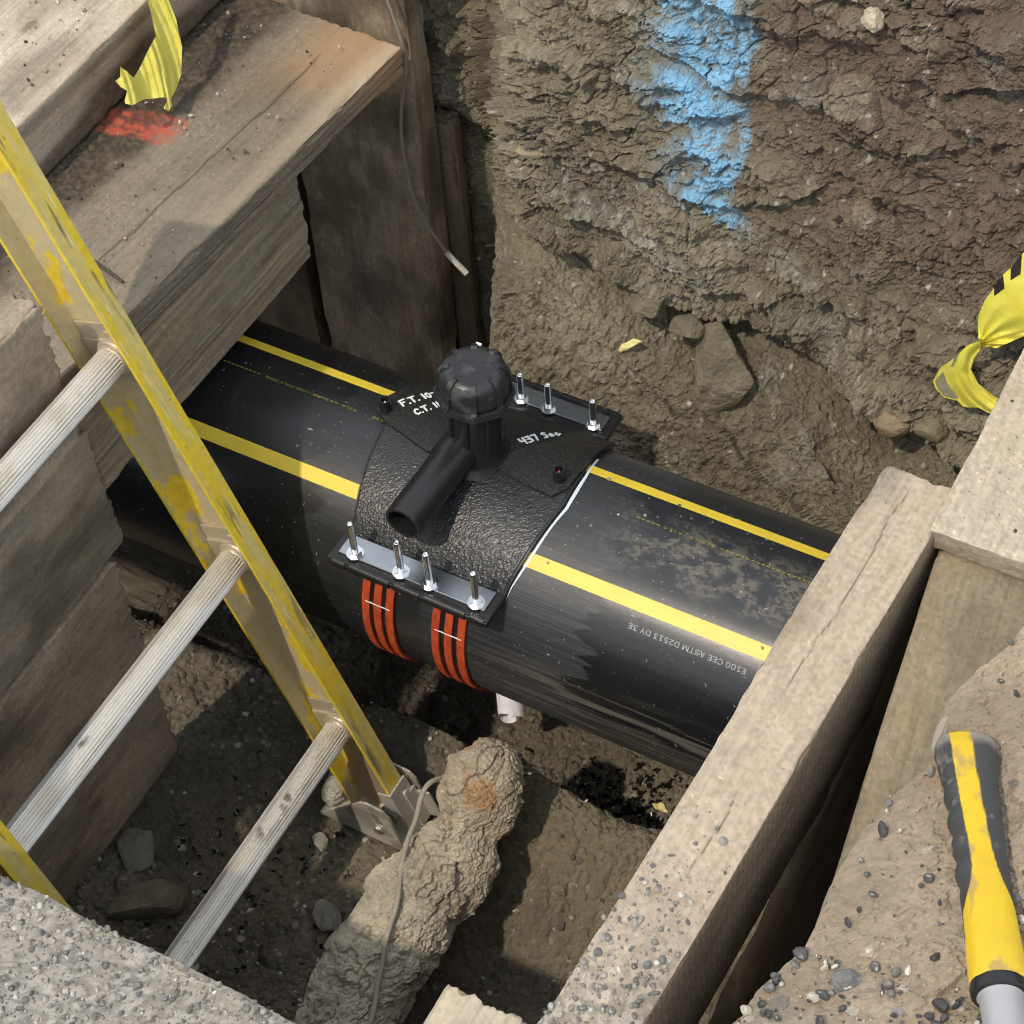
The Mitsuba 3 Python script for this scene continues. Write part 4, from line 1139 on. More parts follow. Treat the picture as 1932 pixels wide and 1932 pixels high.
def rung(s):
    y0, y1, r0 = -0.685, -0.2195, 0.0165
    n = 260
    an = np.linspace(0, 2 * np.pi, n + 1)
    # angle 0 = towards the front of the ladder (LX), 90 deg = up the ladder; a smooth tread strip on top, ribs elsewhere
    deg = np.degrees(an)
    rib = 0.0009 * np.clip(np.sin(np.radians(deg * 26)) * 1.5, -1, 1)
    smooth_ = (sst(84, 88, deg) * (1 - sst(112, 116, deg)))
    rr = r0 + rib * (1 - smooth_) + 0.0003 * smooth_
    ys = np.linspace(y0, y1, 190)
    Yg, Ai = np.meshgrid(ys, np.arange(n + 1), indexing='ij')
    cz = LA + LU * s
    W = cz + LX * (rr[Ai] * np.cos(an[Ai]))[..., None] + LU * (rr[Ai] * np.sin(an[Ai]))[..., None]
    W[..., 1] = Yg
    m = grid_mesh(W, flip=False)
    q = np.stack([an[Ai].ravel() * 0.016, Yg.ravel(), np.full(Yg.size, s)], -1)
    dirt = sst(0.44, 0.66, fbm(q * [70, 22, 9] + s * 7, 4, 211))
    groove = sst(0.0004, -0.0006, (rib * (1 - smooth_))[Ai].ravel())
    c = lerp((0.80, 0.79, 0.76), (0.50, 0.44, 0.33), 0.35 * dirt + 0.65 * groove)
    mud = sst(0.60, 0.70, fbm(q * [60, 40, 9] + s * 3 + 5, 4, 212)) * sst(0.5, 0.62, fbm(q * [20, 9, 5] + s * 11, 2, 213)) * np.exp(-((deg[Ai].ravel() - 75) / 45) ** 2)
    c = c * (1 - 0.9 * mud[:, None]) + A_((0.12, 0.105, 0.08)) * 0.9 * mud[:, None]
    sm = smooth_[Ai].ravel() * (1 - dirt * 0.6)
    c = c * (1 - 0.5 * sm[:, None]) + A_((0.88, 0.88, 0.88)) * 0.5 * sm[:, None]
    spk = noise(q * [420, 420, 1], 214)
    c = np.where((spk > 0.94)[:, None], c * 0.5, c)
    return m, np.clip(c, 0.01, 0.9)


for i, s in enumerate((0.0, 0.305, 0.61)):
    m, c = rung(s)
    key = f'ladder__{num("rung", i)}'
    scene[key] = mikit.ply(m, 'rung_mat', smooth=True, color=c)
    labels[key] = {'label': ('lowest', 'second', 'third')[i] + ' ladder rung from the ground'}
    for j, (yw, sd) in enumerate(((-0.2195, -1), (-0.6855, 1))):
        o = LA + LU * s; o[1] = yw
        M = frame(o, LX, LU, A_([0, float(sd), 0])) if sd < 0 else frame(o, LX, -LU, A_([0, 1.0, 0]))
        plate = bevel_box((0, 0, 0), (0.0740, 0.080, 0.003), 0.0006)
        plate.apply_transform(M @ trimesh.transformations.translation_matrix([0, 0.004, 0.0018]))
        step_ = bevel_box((0, 0, 0), (0.0720, 0.042, 0.004), 0.0008); step_.apply_transform(M @ trimesh.transformations.translation_matrix([0, 0.002, 0.0045]))
        riv = lathe([(0.0042, 0.003), (0.0038, 0.0046), (0.002, 0.0054), (0, 0.0056)], 14, M @ trimesh.transformations.translation_matrix([0.004, 0.030, 0]))
        col_ = lathe([(0.0165, 0.005), (0.0225, 0.005), (0.0228, 0.0075), (0.0215, 0.0095), (0.0190, 0.0105), (0.0190, 0.0125), (0.0178, 0.0140), (0.0165, 0.0140)], 40, M)
        mm = cat([plate, step_, riv, col_])
        cc = lerp((0.46, 0.39, 0.28), (0.62, 0.55, 0.42), fbm(mm.vertices * 90, 3, 215))
        kk = f'{key}__{num("collar_plate", j)}'
        scene[kk] = mikit.ply(mm, 'alu_mat', smooth=False, color=cc)

# ladder shoes: plastic boot, riveted bracket, tilting aluminium foot plate with upturned sides
for j, (yw, sd) in enumerate(((-0.2150, -1), (-0.690, 1))):
    o = LA + LU * 0.0; o = o.copy(); o[1] = yw
    M = frame(o, LX, LU, A_([0, -1.0, 0])) if sd < 0 else frame(o, LX, -LU, A_([0, 1.0, 0]))
    sgn = 1 if sd < 0 else -1
    def at(x, s, z, M=M, sgn=sgn): return M @ trimesh.transformations.translation_matrix([x, sgn * s, z])
    boot = trimesh.creation.extrude_polygon(Polygon([(-0.0375, -0.178), (0.0375, -0.178), (0.0375, -0.080), (0.018, -0.060), (-0.014, -0.060), (-0.0375, -0.090)]), 0.004)
    if sgn < 0: boot.apply_scale([1, -1, 1]); boot.invert()
    boot.apply_transform(M @ trimesh.transformations.translation_matrix([0, 0, 0.0055]))
    put(f'ladder__{num("boot", j)}', boot, 'alu_mat', color=lerp((0.44, 0.36, 0.23), (0.52, 0.44, 0.30), fbm(boot.vertices * 60, 3, 216)))
    # bracket wrapped round the front flange
    br = [bevel_box((0, 0, 0), (0.003, 0.085, 0.036), 0.0006, at(0.0455, -0.140, 0.0145)), bevel_box((0, 0, 0), (0.020, 0.085, 0.003), 0.0006, at(0.036, -0.140, 0.0315)),
          bevel_box((0, 0, 0), (0.003, 0.06, 0.020), 0.0006, at(0.049, -0.150, 0.004)), bevel_box((0, 0, 0), (0.020, 0.05, 0.003), 0.0006, at(0.060, -0.155, -0.006))]
    for (x, s, z) in ((0.0475, -0.118, 0.010), (0.0475, -0.158, 0.006)):
        br.append(lathe([(0.0050, 0.0), (0.0046, 0.0022), (0.003, 0.003), (0, 0.003)], 14, M @ frame((x, sgn * s, z), (0, 1, 0), (0, 0, 1), (1, 0, 0))))
    mm = cat(br)
    put(f'ladder__{num("bracket", j)}', mm, 'alu_mat', color=lerp((0.46, 0.44, 0.38), (0.68, 0.66, 0.60), fbm(mm.vertices * 70, 3, 217)))
    # foot plate: horizontal sole, two upright side plates with a slot and a bolt
    ycs = (-0.270, -0.204) if sd < 0 else (-0.700, -0.634)
    sole = bevel_box((-0.925, (ycs[0] + ycs[1]) / 2, -0.319), (0.128, abs(ycs[1] - ycs[0]), 0.004), 0.001)
    sides = []
    outline = Polygon([(-0.987, -0.3185), (-0.977, -0.307), (-0.919, -0.243), (-0.908, -0.238), (-0.884, -0.240), (-0.875, -0.250), (-0.862, -0.306), (-0.858, -0.3185)])
    slot = LineString([(-0.897, -0.258), (-0.891, -0.276)]).buffer(0.0042)
    for yy in ycs:
        p2 = outline.difference(slot)
        sp = trimesh.creation.extrude_polygon(p2, 0.0032, engine='earcut')
        sp.apply_transform(frame((0, yy + 0.0016, 0), (1, 0, 0), (0, 0, 1), (0, -1, 0)))
        sides.append(sp)
    mm = cat([sole] + sides)
    mm = trimesh.Trimesh(*trimesh.remesh.subdivide_to_size(mm.vertices, mm.faces, 0.008), process=False)
    put(f'ladder__{num("shoe", j)}', mm, 'alu_mat', color=lerp((0.40, 0.38, 0.32), (0.66, 0.63, 0.56), sst(0.35, 0.65, fbm(mm.vertices * 45, 4, 218))))
    labels[f'ladder__{num("shoe", j)}'] = {'label': 'muddy aluminium foot of the ' + ('far' if j == 0 else 'near') + ' rail with slotted side plates'}
    yb = ycs[0]
    bolt = [lathe([(0, -0.001), (0.0062, -0.001), (0.0062, 0.0035), (0.0045, 0.005), (0, 0.005)], 6, frame((-0.894, yb - 0.0016, -0.288), (1, 0, 0), (0, 0, 1), (0, -1, 0))), tube([(-0.894, ycs[0], -0.288), (-0.894, ycs[1], -0.288)], 0.0036, 12)]
    put(f'ladder__{num("shoe", j)}__bolt', cat(bolt), 'zinc_mat')
    pv = bevel_box((-0.893, (ycs[0] + ycs[1]) / 2, -0.288), (0.026, 0.030, 0.030), 0.003, rot(LT, [0, 1, 0]))
    put(f'ladder__{num("shoe", j)}__pivot_block', pv, 'alu_mat', color=np.tile([[0.24, 0.22, 0.18]], (len(pv.vertices), 1)))

# ------------------------------------------------------------------ the earth-crusted old pipe on the floor, and the wire on it


def build_lump():
    axis = A_([(-0.775, -0.95, -0.285), (-0.778, -0.62, -0.265), (-0.782, -0.50, -0.245), (-0.772, -0.40, -0.215), (-0.756, -0.31, -0.188), (-0.753, -0.255, -0.160), (-0.757, -0.215, -0.140), (-0.760, -0.185, -0.133), (-0.762, -0.172, -0.130)])
    rad = A_([0.060, 0.060, 0.058, 0.055, 0.051, 0.0475, 0.0435, 0.033, 0.004])
    n = 420
    t = np.linspace(0, 1, len(axis)); tt = np.linspace(0, 1, n) ** 0.9
    from scipy.interpolate import PchipInterpolator
    C = PchipInterpolator(t, axis)(tt); Rr = PchipInterpolator(t, rad)(tt)
    tg = np.gradient(C, axis=0); tg /= np.linalg.norm(tg, axis=1, keepdims=True)
    a = np.cross(tg, [0, 0, 1.0]); a /= np.linalg.norm(a, axis=1, keepdims=True)
    b = np.cross(a, tg)
    na = 280
    an = np.linspace(0, 2 * np.pi, na + 1)
    D = np.cos(an)[None, :, None] * a[:, None] + np.sin(an)[None, :, None] * b[:, None]
    P0 = C[:, None] + D * Rr[:, None, None]
    q = P0
    h = 0.034 * (fbm(q * 11, 3, 221) - 0.5) + 0.014 * (fbm(q * 30, 4, 222) - 0.5) + 0.006 * (fbm(q * 100, 4, 223) - 0.5) + 0.0028 * (noise(q * 420, 230) - 0.5)
    n1 = fbm(q * [26, 20, 26], 4, 224)
    h -= 0.006 * (1 - sst(0, 0.02, np.abs(n1 - 0.5)))
    for cs, am, jo, sd in ((0.034, 0.010, 0.0030, 236), (0.0095, 0.0022, 0.0016, 237)):
        rr_ = np.random.default_rng(sd); nn = int(0.18 * 0.80 * 0.26 / cs ** 3)
        cc = np.stack([rr_.uniform(-0.87, -0.69, nn), rr_.uniform(-0.95, -0.15, nn), rr_.uniform(-0.35, -0.06, nn)], -1); lv = rr_.uniform(0, 1, nn)
        wq = q + 0.5 * cs * (np.stack([fbm(q / cs * 0.9 + 3 * k, 3, sd + k) for k in range(3)], -1) - 0.5)
        d_, i_ = cKDTree(cc).query(wq.reshape(-1, 3), k=2, workers=-1)
        gp = (d_[:, 1] - d_[:, 0]).reshape(h.shape); cl = lv[i_[:, 0]].reshape(h.shape)
        on = sst(0.38, 0.55, fbm(q * 16 + sd, 3, sd + 5))
        h += on * (am * (cl - 0.5) - jo * (1 - sst(0.0, 0.002 + 0.05 * cs, gp)))
    # ragged overhang along the right underside
    right = np.clip(np.cos(an)[None] * 1.0, 0, 1) * np.clip(0.5 - np.sin(an)[None], 0, 1)
    h += right * 0.018 * (fbm(q * [18, 26, 18], 3, 225) - 0.25)
    # a knob at the far end
    knob = np.exp(-((C[:, 1] + 0.235) / 0.030) ** 2)[:, None]
    h += 0.006 * knob
    neck = np.exp(-((C[:, 1] + 0.275) / 0.014) ** 2)[:, None]
    h -= 0.012 * neck * (0.6 + 0.8 * n1)
    taper = sst(0, 0.02, Rr)[:, None]
    P = P0 + D * (h * taper)[..., None]
    col = lerp((0.30, 0.268, 0.205), (0.43, 0.385, 0.30), sst(0.3, 0.7, fbm(q * 22, 4, 226)))
    far = sst(-0.42, -0.26, P[..., 1])
    col = col * (1 - 0.35 * far[..., None]) + A_((0.35, 0.27, 0.18)) * 0.35 * far[..., None]
    rust = sst(0.56, 0.70, fbm(q * 19 + 4, 4, 227)) * far * 0.75
    col = col * (1 - rust[..., None]) + A_((0.34, 0.19, 0.085)) * rust[..., None]
    sp = noise(q * 420, 228)
    col = np.where((sp > 0.90)[..., None], A_((0.46, 0.42, 0.34)), col)
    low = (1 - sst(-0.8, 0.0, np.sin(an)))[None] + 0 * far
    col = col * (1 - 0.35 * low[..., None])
    col = col * (0.55 + 0.5 * fbm(q * 150, 3, 229) + 0.40 * noise(q * 640, 238))[..., None]
    global OLD_PIPE
    OLD_PIPE = P
    m = grid_mesh(P, flip=True)
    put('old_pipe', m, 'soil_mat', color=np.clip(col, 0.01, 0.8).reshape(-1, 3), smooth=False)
    tag('old_pipe', 'old pipe end crusted with earth and rust, beside the ladder foot', 'pipe')


build_lump()

wp = spline([(-0.700, -0.150, -0.292), (-0.715, -0.135, -0.262), (-0.745, -0.140, -0.225), (-0.785, -0.20, -0.165), (-0.800, -0.245, -0.135), (-0.806, -0.275, -0.118), (-0.806, -0.292, -0.130), (-0.804, -0.308, -0.142), (-0.800, -0.330, -0.144), (-0.797, -0.345, -0.148),
             (-0.791, -0.364, -0.151), (-0.783, -0.382, -0.153), (-0.773, -0.402, -0.150), (-0.768, -0.419, -0.154), (-0.764, -0.438, -0.158), (-0.759, -0.457, -0.160), (-0.754, -0.471, -0.169), (-0.750, -0.489, -0.180), (-0.745, -0.507, -0.190), (-0.739, -0.526, -0.197), (-0.735, -0.541, -0.203), (-0.73, -0.70, -0.215)], 200)
wp = wp + 0.0015 * (np.stack([fbm(wp * 40 + k * 9, 3, 231 + k) for k in range(3)], -1) - 0.5)
m = tube(wp, 0.0027 + 0.0008 * fbm(wp * 60, 3, 234), 12)
put('tracer_wire', m, 'wire_mat', color=lerp((0.24, 0.215, 0.17), (0.36, 0.33, 0.27), fbm(m.vertices * 120, 3, 235)), smooth=True)
tag('tracer_wire', 'grey dirty wire running over the crusted old pipe', 'wire')

# ------------------------------------------------------------------ caution tape
def sheet(outline, to_world, fold, t=0.0004, size=0.005):
    m = trimesh.creation.extrude_polygon(Polygon(outline).buffer(0), t, engine='earcut')
    m = trimesh.Trimesh(*trimesh.remesh.subdivide_to_size(m.vertices, m.faces, size), process=False)
    v = m.vertices
    f = fold(v[:, 0], v[:, 1])
    m.vertices = to_world(v[:, 0], v[:, 1], v[:, 2] + f)
    return m, v


T1 = [(0.228, 0.560), (0.211, 0.498), (0.204, 0.483), (0.193, 0.465), (0.171, 0.460), (0.150, 0.454), (0.132, 0.450), (0.128, 0.460), (0.124, 0.469), (0.116, 0.461), (0.107, 0.462), (0.109, 0.453), (0.113, 0.445), (0.103, 0.440), (0.101, 0.437), (0.108, 0.430),
      (0.130, 0.425), (0.154, 0.411), (0.157, 0.407), (0.144, 0.403), (0.148, 0.397), (0.157, 0.398), (0.161, 0.404), (0.179, 0.409), (0.196, 0.416), (0.218, 0.436), (0.233, 0.463), (0.240, 0.490), (0.255, 0.560)]


def fold1(y, z):
    c = (y - 0.18) + 1.0 * (0.47 - z) * 0.25 + 4.0 * np.clip(0.47 - z, 0, 1) ** 2
    return 0.0034 * np.abs(np.sin(c * 260 + 3 * f2(y * 30, z * 12, 2, 246))) + 0.006 * np.sin(c * 110 + 1) + 0.0035 * (f2(y * 90, z * 90, 3, 241) - 0.5)


m, v = sheet(T1, lambda y, z, w: np.stack([-1.414 + 0.5 * (0.51 - z) + 0.55 * w, y - 0.5 * w, z + 0.67 * w], -1), fold1, size=0.0028)
c = lerp((0.56, 0.50, 0.06), (0.68, 0.62, 0.16), f2(v[:, 0] * 90, v[:, 1] * 25, 3, 242))
put('caution_tape', m, 'tape_mat', color=c, smooth=50)
tag('caution_tape', 'crumpled strip of yellow tape hanging over the thick timber', 'tape')

T2U = [(-0.27, 0.50), (-0.33, 0.445), (-0.352, 0.418), (-0.363, 0.400), (-0.366, 0.391), (-0.373, 0.374), (-0.380, 0.361), (-0.386, 0.340), (-0.394, 0.318), (-0.398, 0.293), (-0.396, 0.272), (-0.393, 0.256), (-0.390, 0.248), (-0.372, 0.253), (-0.346, 0.283), (-0.29, 0.345), (-0.24, 0.42)]
T2L = [(-0.389, 0.252), (-0.394, 0.254), (-0.405, 0.242), (-0.416, 0.218), (-0.431, 0.195), (-0.437, 0.171), (-0.433, 0.160), (-0.421, 0.149), (-0.405, 0.151), (-0.398, 0.145), (-0.392, 0.146), (-0.380, 0.152), (-0.369, 0.149), (-0.352, 0.150), (-0.33, 0.145), (-0.33, 0.165), (-0.352, 0.174), (-0.368, 0.180), (-0.385, 0.190), (-0.396, 0.208), (-0.395, 0.226), (-0.390, 0.240)]


def fold2(x, z):
    d = np.hypot(x + 0.391, z - 0.252); th = np.arctan2(z - 0.252, x + 0.391)
    return 0.014 * np.abs(np.sin(th * 3.1 + 1)) * np.clip(d / 0.06, 0, 1) + 0.006 * np.sin(th * 17 + d * 40) * sst(0.09, 0.0, d) + 0.006 * (f2(x * 40, z * 40, 3, 243) - 0.5)


def fold3(x, z):
    r = np.hypot(x + 0.345, z - 0.215)
    return 0.005 * np.abs(np.sin(r * 230)) + 0.008 * np.sin(r * 110 + 1) + 0.005 * (f2(x * 70, z * 70, 3, 244) - 0.5)


W2 = lambda x, z, w: np.stack([x + 0.011 + 0.16 * w, 0.292 - 0.67 * w, z + 0.048 + 0.72 * w], -1)
m1, v1 = sheet(T2U, W2, fold2, size=0.0045)
m2, v2 = sheet(T2L, W2, fold3, size=0.0035)
m = cat([m1, m2]); v = np.vstack([v1, v2])
put('caution_tape_001__strip', m, 'tape_mat', color=lerp((0.72, 0.64, 0.05), (0.80, 0.74, 0.16), f2(v[:, 0] * 50, v[:, 1] * 50, 3, 245)), smooth=50)
B2 = [[(-0.364, 0.399), (-0.3725, 0.3745), (-0.3705, 0.357), (-0.3615, 0.370)], [(-0.3795, 0.3615), (-0.3865, 0.3405), (-0.3845, 0.328), (-0.3755, 0.343)], [(-0.339, 0.432), (-0.352, 0.417), (-0.350, 0.396), (-0.338, 0.412)]]
mb = [sheet(b, lambda x, z, w: np.stack([x + 0.0112 + 0.16 * w, 0.2912 - 0.67 * w, z + 0.0489 + 0.72 * w], -1), fold2, size=0.004)[0] for b in B2]
put('caution_tape_001__black_print', cat(mb), 'tape_black_mat', smooth=50)
G2 = [[(-0.412, 0.226), (-0.417, 0.216), (-0.419, 0.202), (-0.4165, 0.203)], [(-0.427, 0.190), (-0.4345, 0.171), (-0.431, 0.161), (-0.420, 0.151), (-0.406, 0.1535), (-0.405, 0.157), (-0.412, 0.165), (-0.421, 0.175)]]
mg = [sheet(b, lambda x, z, w: np.stack([x + 0.0112 + 0.16 * w, 0.2912 - 0.67 * w, z + 0.0489 + 0.72 * w], -1), fold3, size=0.0035)[0] for b in G2]
m = cat(mg)
put('caution_tape_001__grey_print', m, 'tape_mat', color=np.tile([[0.30, 0.29, 0.20]], (len(m.vertices), 1)), smooth=50)
tag('caution_tape_001', 'twisted yellow tape with black print fluttering in front of the earth at the right edge', 'tape')

# ------------------------------------------------------------------ hammer on the earth
def build_hammer():
    """grip axis from the butt down to the steel shaft; l along it, w across, t off the ground"""
    p0, p1 = A_([-0.1915, -0.298, 0.0]), A_([-0.0815, -0.533, 0.0])
    p0[2] = float(earth_z(p0[0], p0[1])) + 0.022; p1[2] = float(earth_z(p1[0], p1[1])) + 0.026
    el = unit(p1 - p0); Lg = np.linalg.norm(p1 - p0)
    ew = unit(np.cross(el, [0, 0, 1.0])); ew = -ew if ew[0] > 0 else ew      # towards -x: the finger side
    et = unit(np.cross(ew, el)); et = et if et[2] > 0 else -et
    s = np.linspace(0, 1, 240)
    hw = 0.93 * np.interp(s, [0, .03, .10, .22, .5, .72, .86, .97, 1.0], [0.0265, 0.0295, 0.0275, 0.0238, 0.0228, 0.0222, 0.0235, 0.0240, 0.0215])
    fing = 0.0018 * np.clip(np.cos((s - 0.235) * 2 * np.pi / 0.108), -1, 1) * sst(0.15, 0.2, s) * (1 - sst(0.60, 0.66, s))
    ht = np.interp(s, [0, .05, .5, .9, 1], [0.017, 0.019, 0.017, 0.020, 0.018])
    an = np.linspace(0, 2 * np.pi, 121)
    ca, sa = np.cos(an), np.sin(an)
    pw = 0.8
    Cx = np.sign(ca) * np.abs(ca) ** pw; Sx = np.sign(sa) * np.abs(sa) ** pw
    Wd = hw[:, None] * Cx[None] + np.where(Cx > 0, fing[:, None] * Cx[None] ** 2, 0)
    Td = ht[:, None] * Sx[None]
    P = p0 + el * (s * Lg)[:, None, None] + ew * Wd[..., None] + et * Td[..., None]
    P = np.concatenate([np.broadcast_to((p0 - el * 0.004), (1, 121, 3)), P])
    Wd = np.concatenate([Wd[:1] * 0, Wd]); S = np.concatenate([[0], s])[:, None] + 0 * Wd; Td = np.concatenate([Td[:1] * 0 + 0.02, Td])
    bandw = np.interp(S, [0, .1, .3, .5, .58, .64, .72, .80, 1], [0.0088, 0.0088, 0.0088, 0.0088, 0.0100, 0.0130, 0.0200, 0.05, 0.05])
    off = np.interp(S, [0, .3, .6, 1], [0.0065, 0.0045, 0.001, 0.0])
    ins = bandw - np.abs(Wd - off)
    yel = sst(-0.0003, 0.0003, ins) * (Td > 0) + (S > 0.82)
    yel = np.clip(yel, 0, 1)
    q = np.stack([S * Lg, Wd, Td], -1)
    ycol = lerp((0.68, 0.47, 0.02), (0.60, 0.40, 0.03), fbm(q * 60, 3, 251))
    gr = sst(0.55, 0.66, fbm(q * [26, 60, 60] + 3, 4, 252)) * 0.65
    ycol = ycol * (1 - gr[..., None]) + A_((0.33, 0.235, 0.11)) * gr[..., None]
    bcol = lerp((0.035, 0.036, 0.038), (0.065, 0.065, 0.066), fbm(q * 50, 3, 253))
    du = sst(0.60, 0.76, fbm(q * [90, 90, 90] + 6, 4, 254)) * 0.5
    bcol = bcol * (1 - du[..., None]) + A_((0.28, 0.26, 0.22)) * du[..., None]
    butt = (1 - sst(0.01, 0.07, S + 0.05 * (fbm(q * 90, 3, 255) - 0.5))) * 0.8
    bcol = bcol * (1 - butt[..., None]) + A_((0.30, 0.275, 0.235)) * butt[..., None]
    col = bcol * (1 - yel[..., None]) + ycol * yel[..., None]
    m = grid_mesh(P, flip=True)
    put('hammer__grip', m, 'grip_mat', color=np.clip(col, 0.01, 0.8).reshape(-1, 3), smooth=True)
    labels['hammer__grip'] = {'label': 'black finger-ridged grip with a yellow stripe'}
    # worn lettering and an embossed ring on the yellow throat
    tx = [meshkit.text_mesh(t, hgt, 0.0004) for t, hgt in (('STRIKE ONLY', 0.0034), ('WEAR GOGGLES', 0.0034))]
    ms = []
    for k, t in enumerate(tx):
        v = t.vertices.copy()
        l = Lg * 0.955 - v[:, 0]; w = -0.003 + (k - 0.5) * -0.0062 - v[:, 1] * 1.0 + 0.0017
        hh = 0.0183 * np.sqrt(np.clip(1 - (w / 0.0250) ** 2, 0, 1)) ** pw
        t.vertices = p0 + el * l[:, None] + ew * w[:, None] + et * (hh + 0.0018 + v[:, 2])[:, None]
        ms.append(t)
    # steel shaft and ferrule
    Mh = frame(p1, ew, et, el)
    fer = lathe([(0.0, -0.004), (0.0225, -0.004), (0.0232, 0.0), (0.0225, 0.006), (0.019, 0.008), (0, 0.008)], 48, Mh @ np.diag([1, 0.86, 1, 1]))
    put('hammer__ferrule', fer, 'black_plastic_mat', smooth=35)
    sh = lathe([(0, 0.004), (0.0185, 0.004), (0.0185, 0.009), (0.0168, 0.012), (0.0160, 0.05), (0.0145, 0.10), (0.0140, 0.20), (0, 0.20)], 40, Mh @ np.diag([1, 0.9, 1, 1]))
    put('hammer__shaft', sh, 'steel_mat', smooth=35)
    hd = lathe([(0, 0), (0.017, 0.0), (0.020, 0.004), (0.020, 0.03), (0.016, 0.036), (0.016, 0.075), (0.020, 0.081), (0.020, 0.107), (0.017, 0.111), (0, 0.111)], 8, frame(p1 + el * 0.19 + ew * 0.055, et, el, -ew))
    put('hammer__head', hd, 'steel_mat', smooth=30)
    tag('hammer', 'hand hammer with a yellow and black grip lying on the tan earth', 'hammer')


build_hammer()

# ------------------------------------------------------------------ clear tube hanging down the upright plank
tp = spline([(-1.215, 0.40, 0.60), (-1.203, 0.41, 0.428), (-1.194, 0.41, 0.394), (-1.187, 0.41, 0.348), (-1.197, 0.41, 0.285), (-1.207, 0.41, 0.22), (-1.207, 0.411, 0.157), (-1.200, 0.412, 0.100), (-1.178, 0.411, 0.053), (-1.153, 0.410, 0.018)], 120)
put('hanging_tube__tube', tube(tp, 0.0023, 12), 'tube_mat', smooth=True)
put('hanging_tube__tip', tube([(-1.157, 0.410, 0.023), (-1.144, 0.410, 0.010), (-1.127, 0.410, -0.005)], 0.0043, 14), 'tube_end_mat', smooth=35)
tag('hanging_tube', 'thin translucent tube hanging in front of the upright plank', 'tube')

# ------------------------------------------------------------------ paper roll under the pipe
an = np.linspace(0.4, 2 * np.pi * 1.30, 70)
rr = 0.0200 - 0.0011 * an
zz = np.linspace(-0.06, 0.012, 8)
V = np.stack([(rr * np.cos(an))[:, None] + 0 * zz, (rr * np.sin(an))[:, None] + 0 * zz, np.broadcast_to(zz, (70, 8)) + 0.004 * np.sin(an * 1.7)[:, None]], -1)
m = grid_mesh(V)
ax_ = unit([0.52, -0.78, -0.32])
m.apply_transform(frame((-0.840, -0.026, -0.306), unit(np.cross([0, 0, 1.0], ax_)), unit(np.cross(ax_, np.cross([0, 0, 1.0], ax_))), ax_))
put('paper_roll', m, 'paper_mat', smooth=True)
tag('paper_roll', 'curled white sheet of paper on the floor under the pipe', 'paper')


# ------------------------------------------------------------------ stones one can pick out
def stone(key, label, c, s, seed, c0, c1, yaw=0.0, sub=4, rough=0.3, tilt=0.0, cat_='stone', group=None):
    m = pebble((0, 0, 0), s, seed, sub, rough)
    v = m.vertices
    nn = v / np.linalg.norm(v, axis=1, keepdims=True)
    m.vertices = v + nn * (0.16 * min(s) * (fbm(v * 55 + seed, 4, seed) - 0.5) + 0.0022 * (fbm(v * 190, 3, seed) - 0.5))[:, None]
    col = lerp(c0, c1, sst(0.3, 0.7, fbm(m.vertices * 50 + seed, 4, seed + 1))) * (0.8 + 0.4 * noise(m.vertices * 330, seed + 2))[:, None]
    m.apply_transform(rotz(yaw) @ rot(tilt, [1, 0, 0])); m.apply_translation(c)
    put(key, m, 'stone_mat', color=np.clip(col, 0.01, 0.8), smooth=False)
    tag(key, label, cat_, group)


stone('boulder', 'large pointed boulder at the foot of the earth face', (-0.705, 0.318, 0.085), (0.047, 0.044, 0.060), 301, (0.13, 0.112, 0.078), (0.19, 0.165, 0.118), 0.5, 5, 0.35, -0.3)
stone('cobblestone', 'smooth oval cobblestone on the dark floor at the lower left', (-1.115, -0.482, -0.318), (0.052, 0.030, 0.024), 302, (0.13, 0.118, 0.085), (0.19, 0.17, 0.125), 0.72, 4, 0.12)
stone('pale_stone', 'pale grey lump of clay beside the ladder foot', (-0.982, -0.233, -0.305), (0.030, 0.024, 0.030), 303, (0.34, 0.32, 0.27), (0.44, 0.42, 0.37), 0.4, 4, 0.5)
stone('cave_stone', 'flat grey stone tucked in the hollow under the earth ledge', (-0.805, 0.325, 0.158), (0.034, 0.026, 0.015), 304, (0.14, 0.125, 0.085), (0.19, 0.165, 0.115), -0.3, 3, 0.3)
stone('cave_stone_001', 'rounded stone in the hollow right of the flat one', (-0.747, 0.325, 0.135), (0.027, 0.022, 0.015), 305, (0.12, 0.105, 0.072), (0.17, 0.145, 0.10), 0.2, 3, 0.3)
stone('quartz_stone', 'small angular whitish stone stuck in the reddish upper earth', (-0.580, 0.412, 0.594), (0.013, 0.013, 0.014), 306, (0.38, 0.33, 0.23), (0.52, 0.46, 0.34), 0.4, 3, 0.5)
stone('buried_stone', 'half-buried brown stone low in the earth face on the right', (-0.475, 0.318, 0.098), (0.024, 0.018, 0.018), 307, (0.20, 0.15, 0.095), (0.28, 0.215, 0.14), 0.1, 3, 0.3)
stone('buried_stone_001', 'olive rounded stone beside the brown one', (-0.425, 0.318, 0.108), (0.021, 0.018, 0.018), 308, (0.16, 0.14, 0.085), (0.22, 0.19, 0.12), 0.6, 3, 0.2)
stone('ledge_stone', 'pale stone jutting from the earth left of the blue paint', (-0.965, 0.335, 0.335), (0.024, 0.016, 0.012), 309, (0.27, 0.225, 0.15), (0.36, 0.30, 0.20), 0.0, 3, 0.3)
stone('grey_shard', 'flat muddy shard leaning on the floor at the lower left', (-1.175, -0.425, -0.325), (0.026, 0.040, 0.006), 310, (0.14, 0.13, 0.105), (0.20, 0.185, 0.15), 0.5, 3, 0.5)
stone('floor_stone', 'pale irregular stone on the floor between the ladder rung and the old pipe', (-0.900, -0.395, -0.318), (0.017, 0.026, 0.010), 311, (0.19, 0.18, 0.145), (0.26, 0.245, 0.20), 0.7, 3, 0.6)
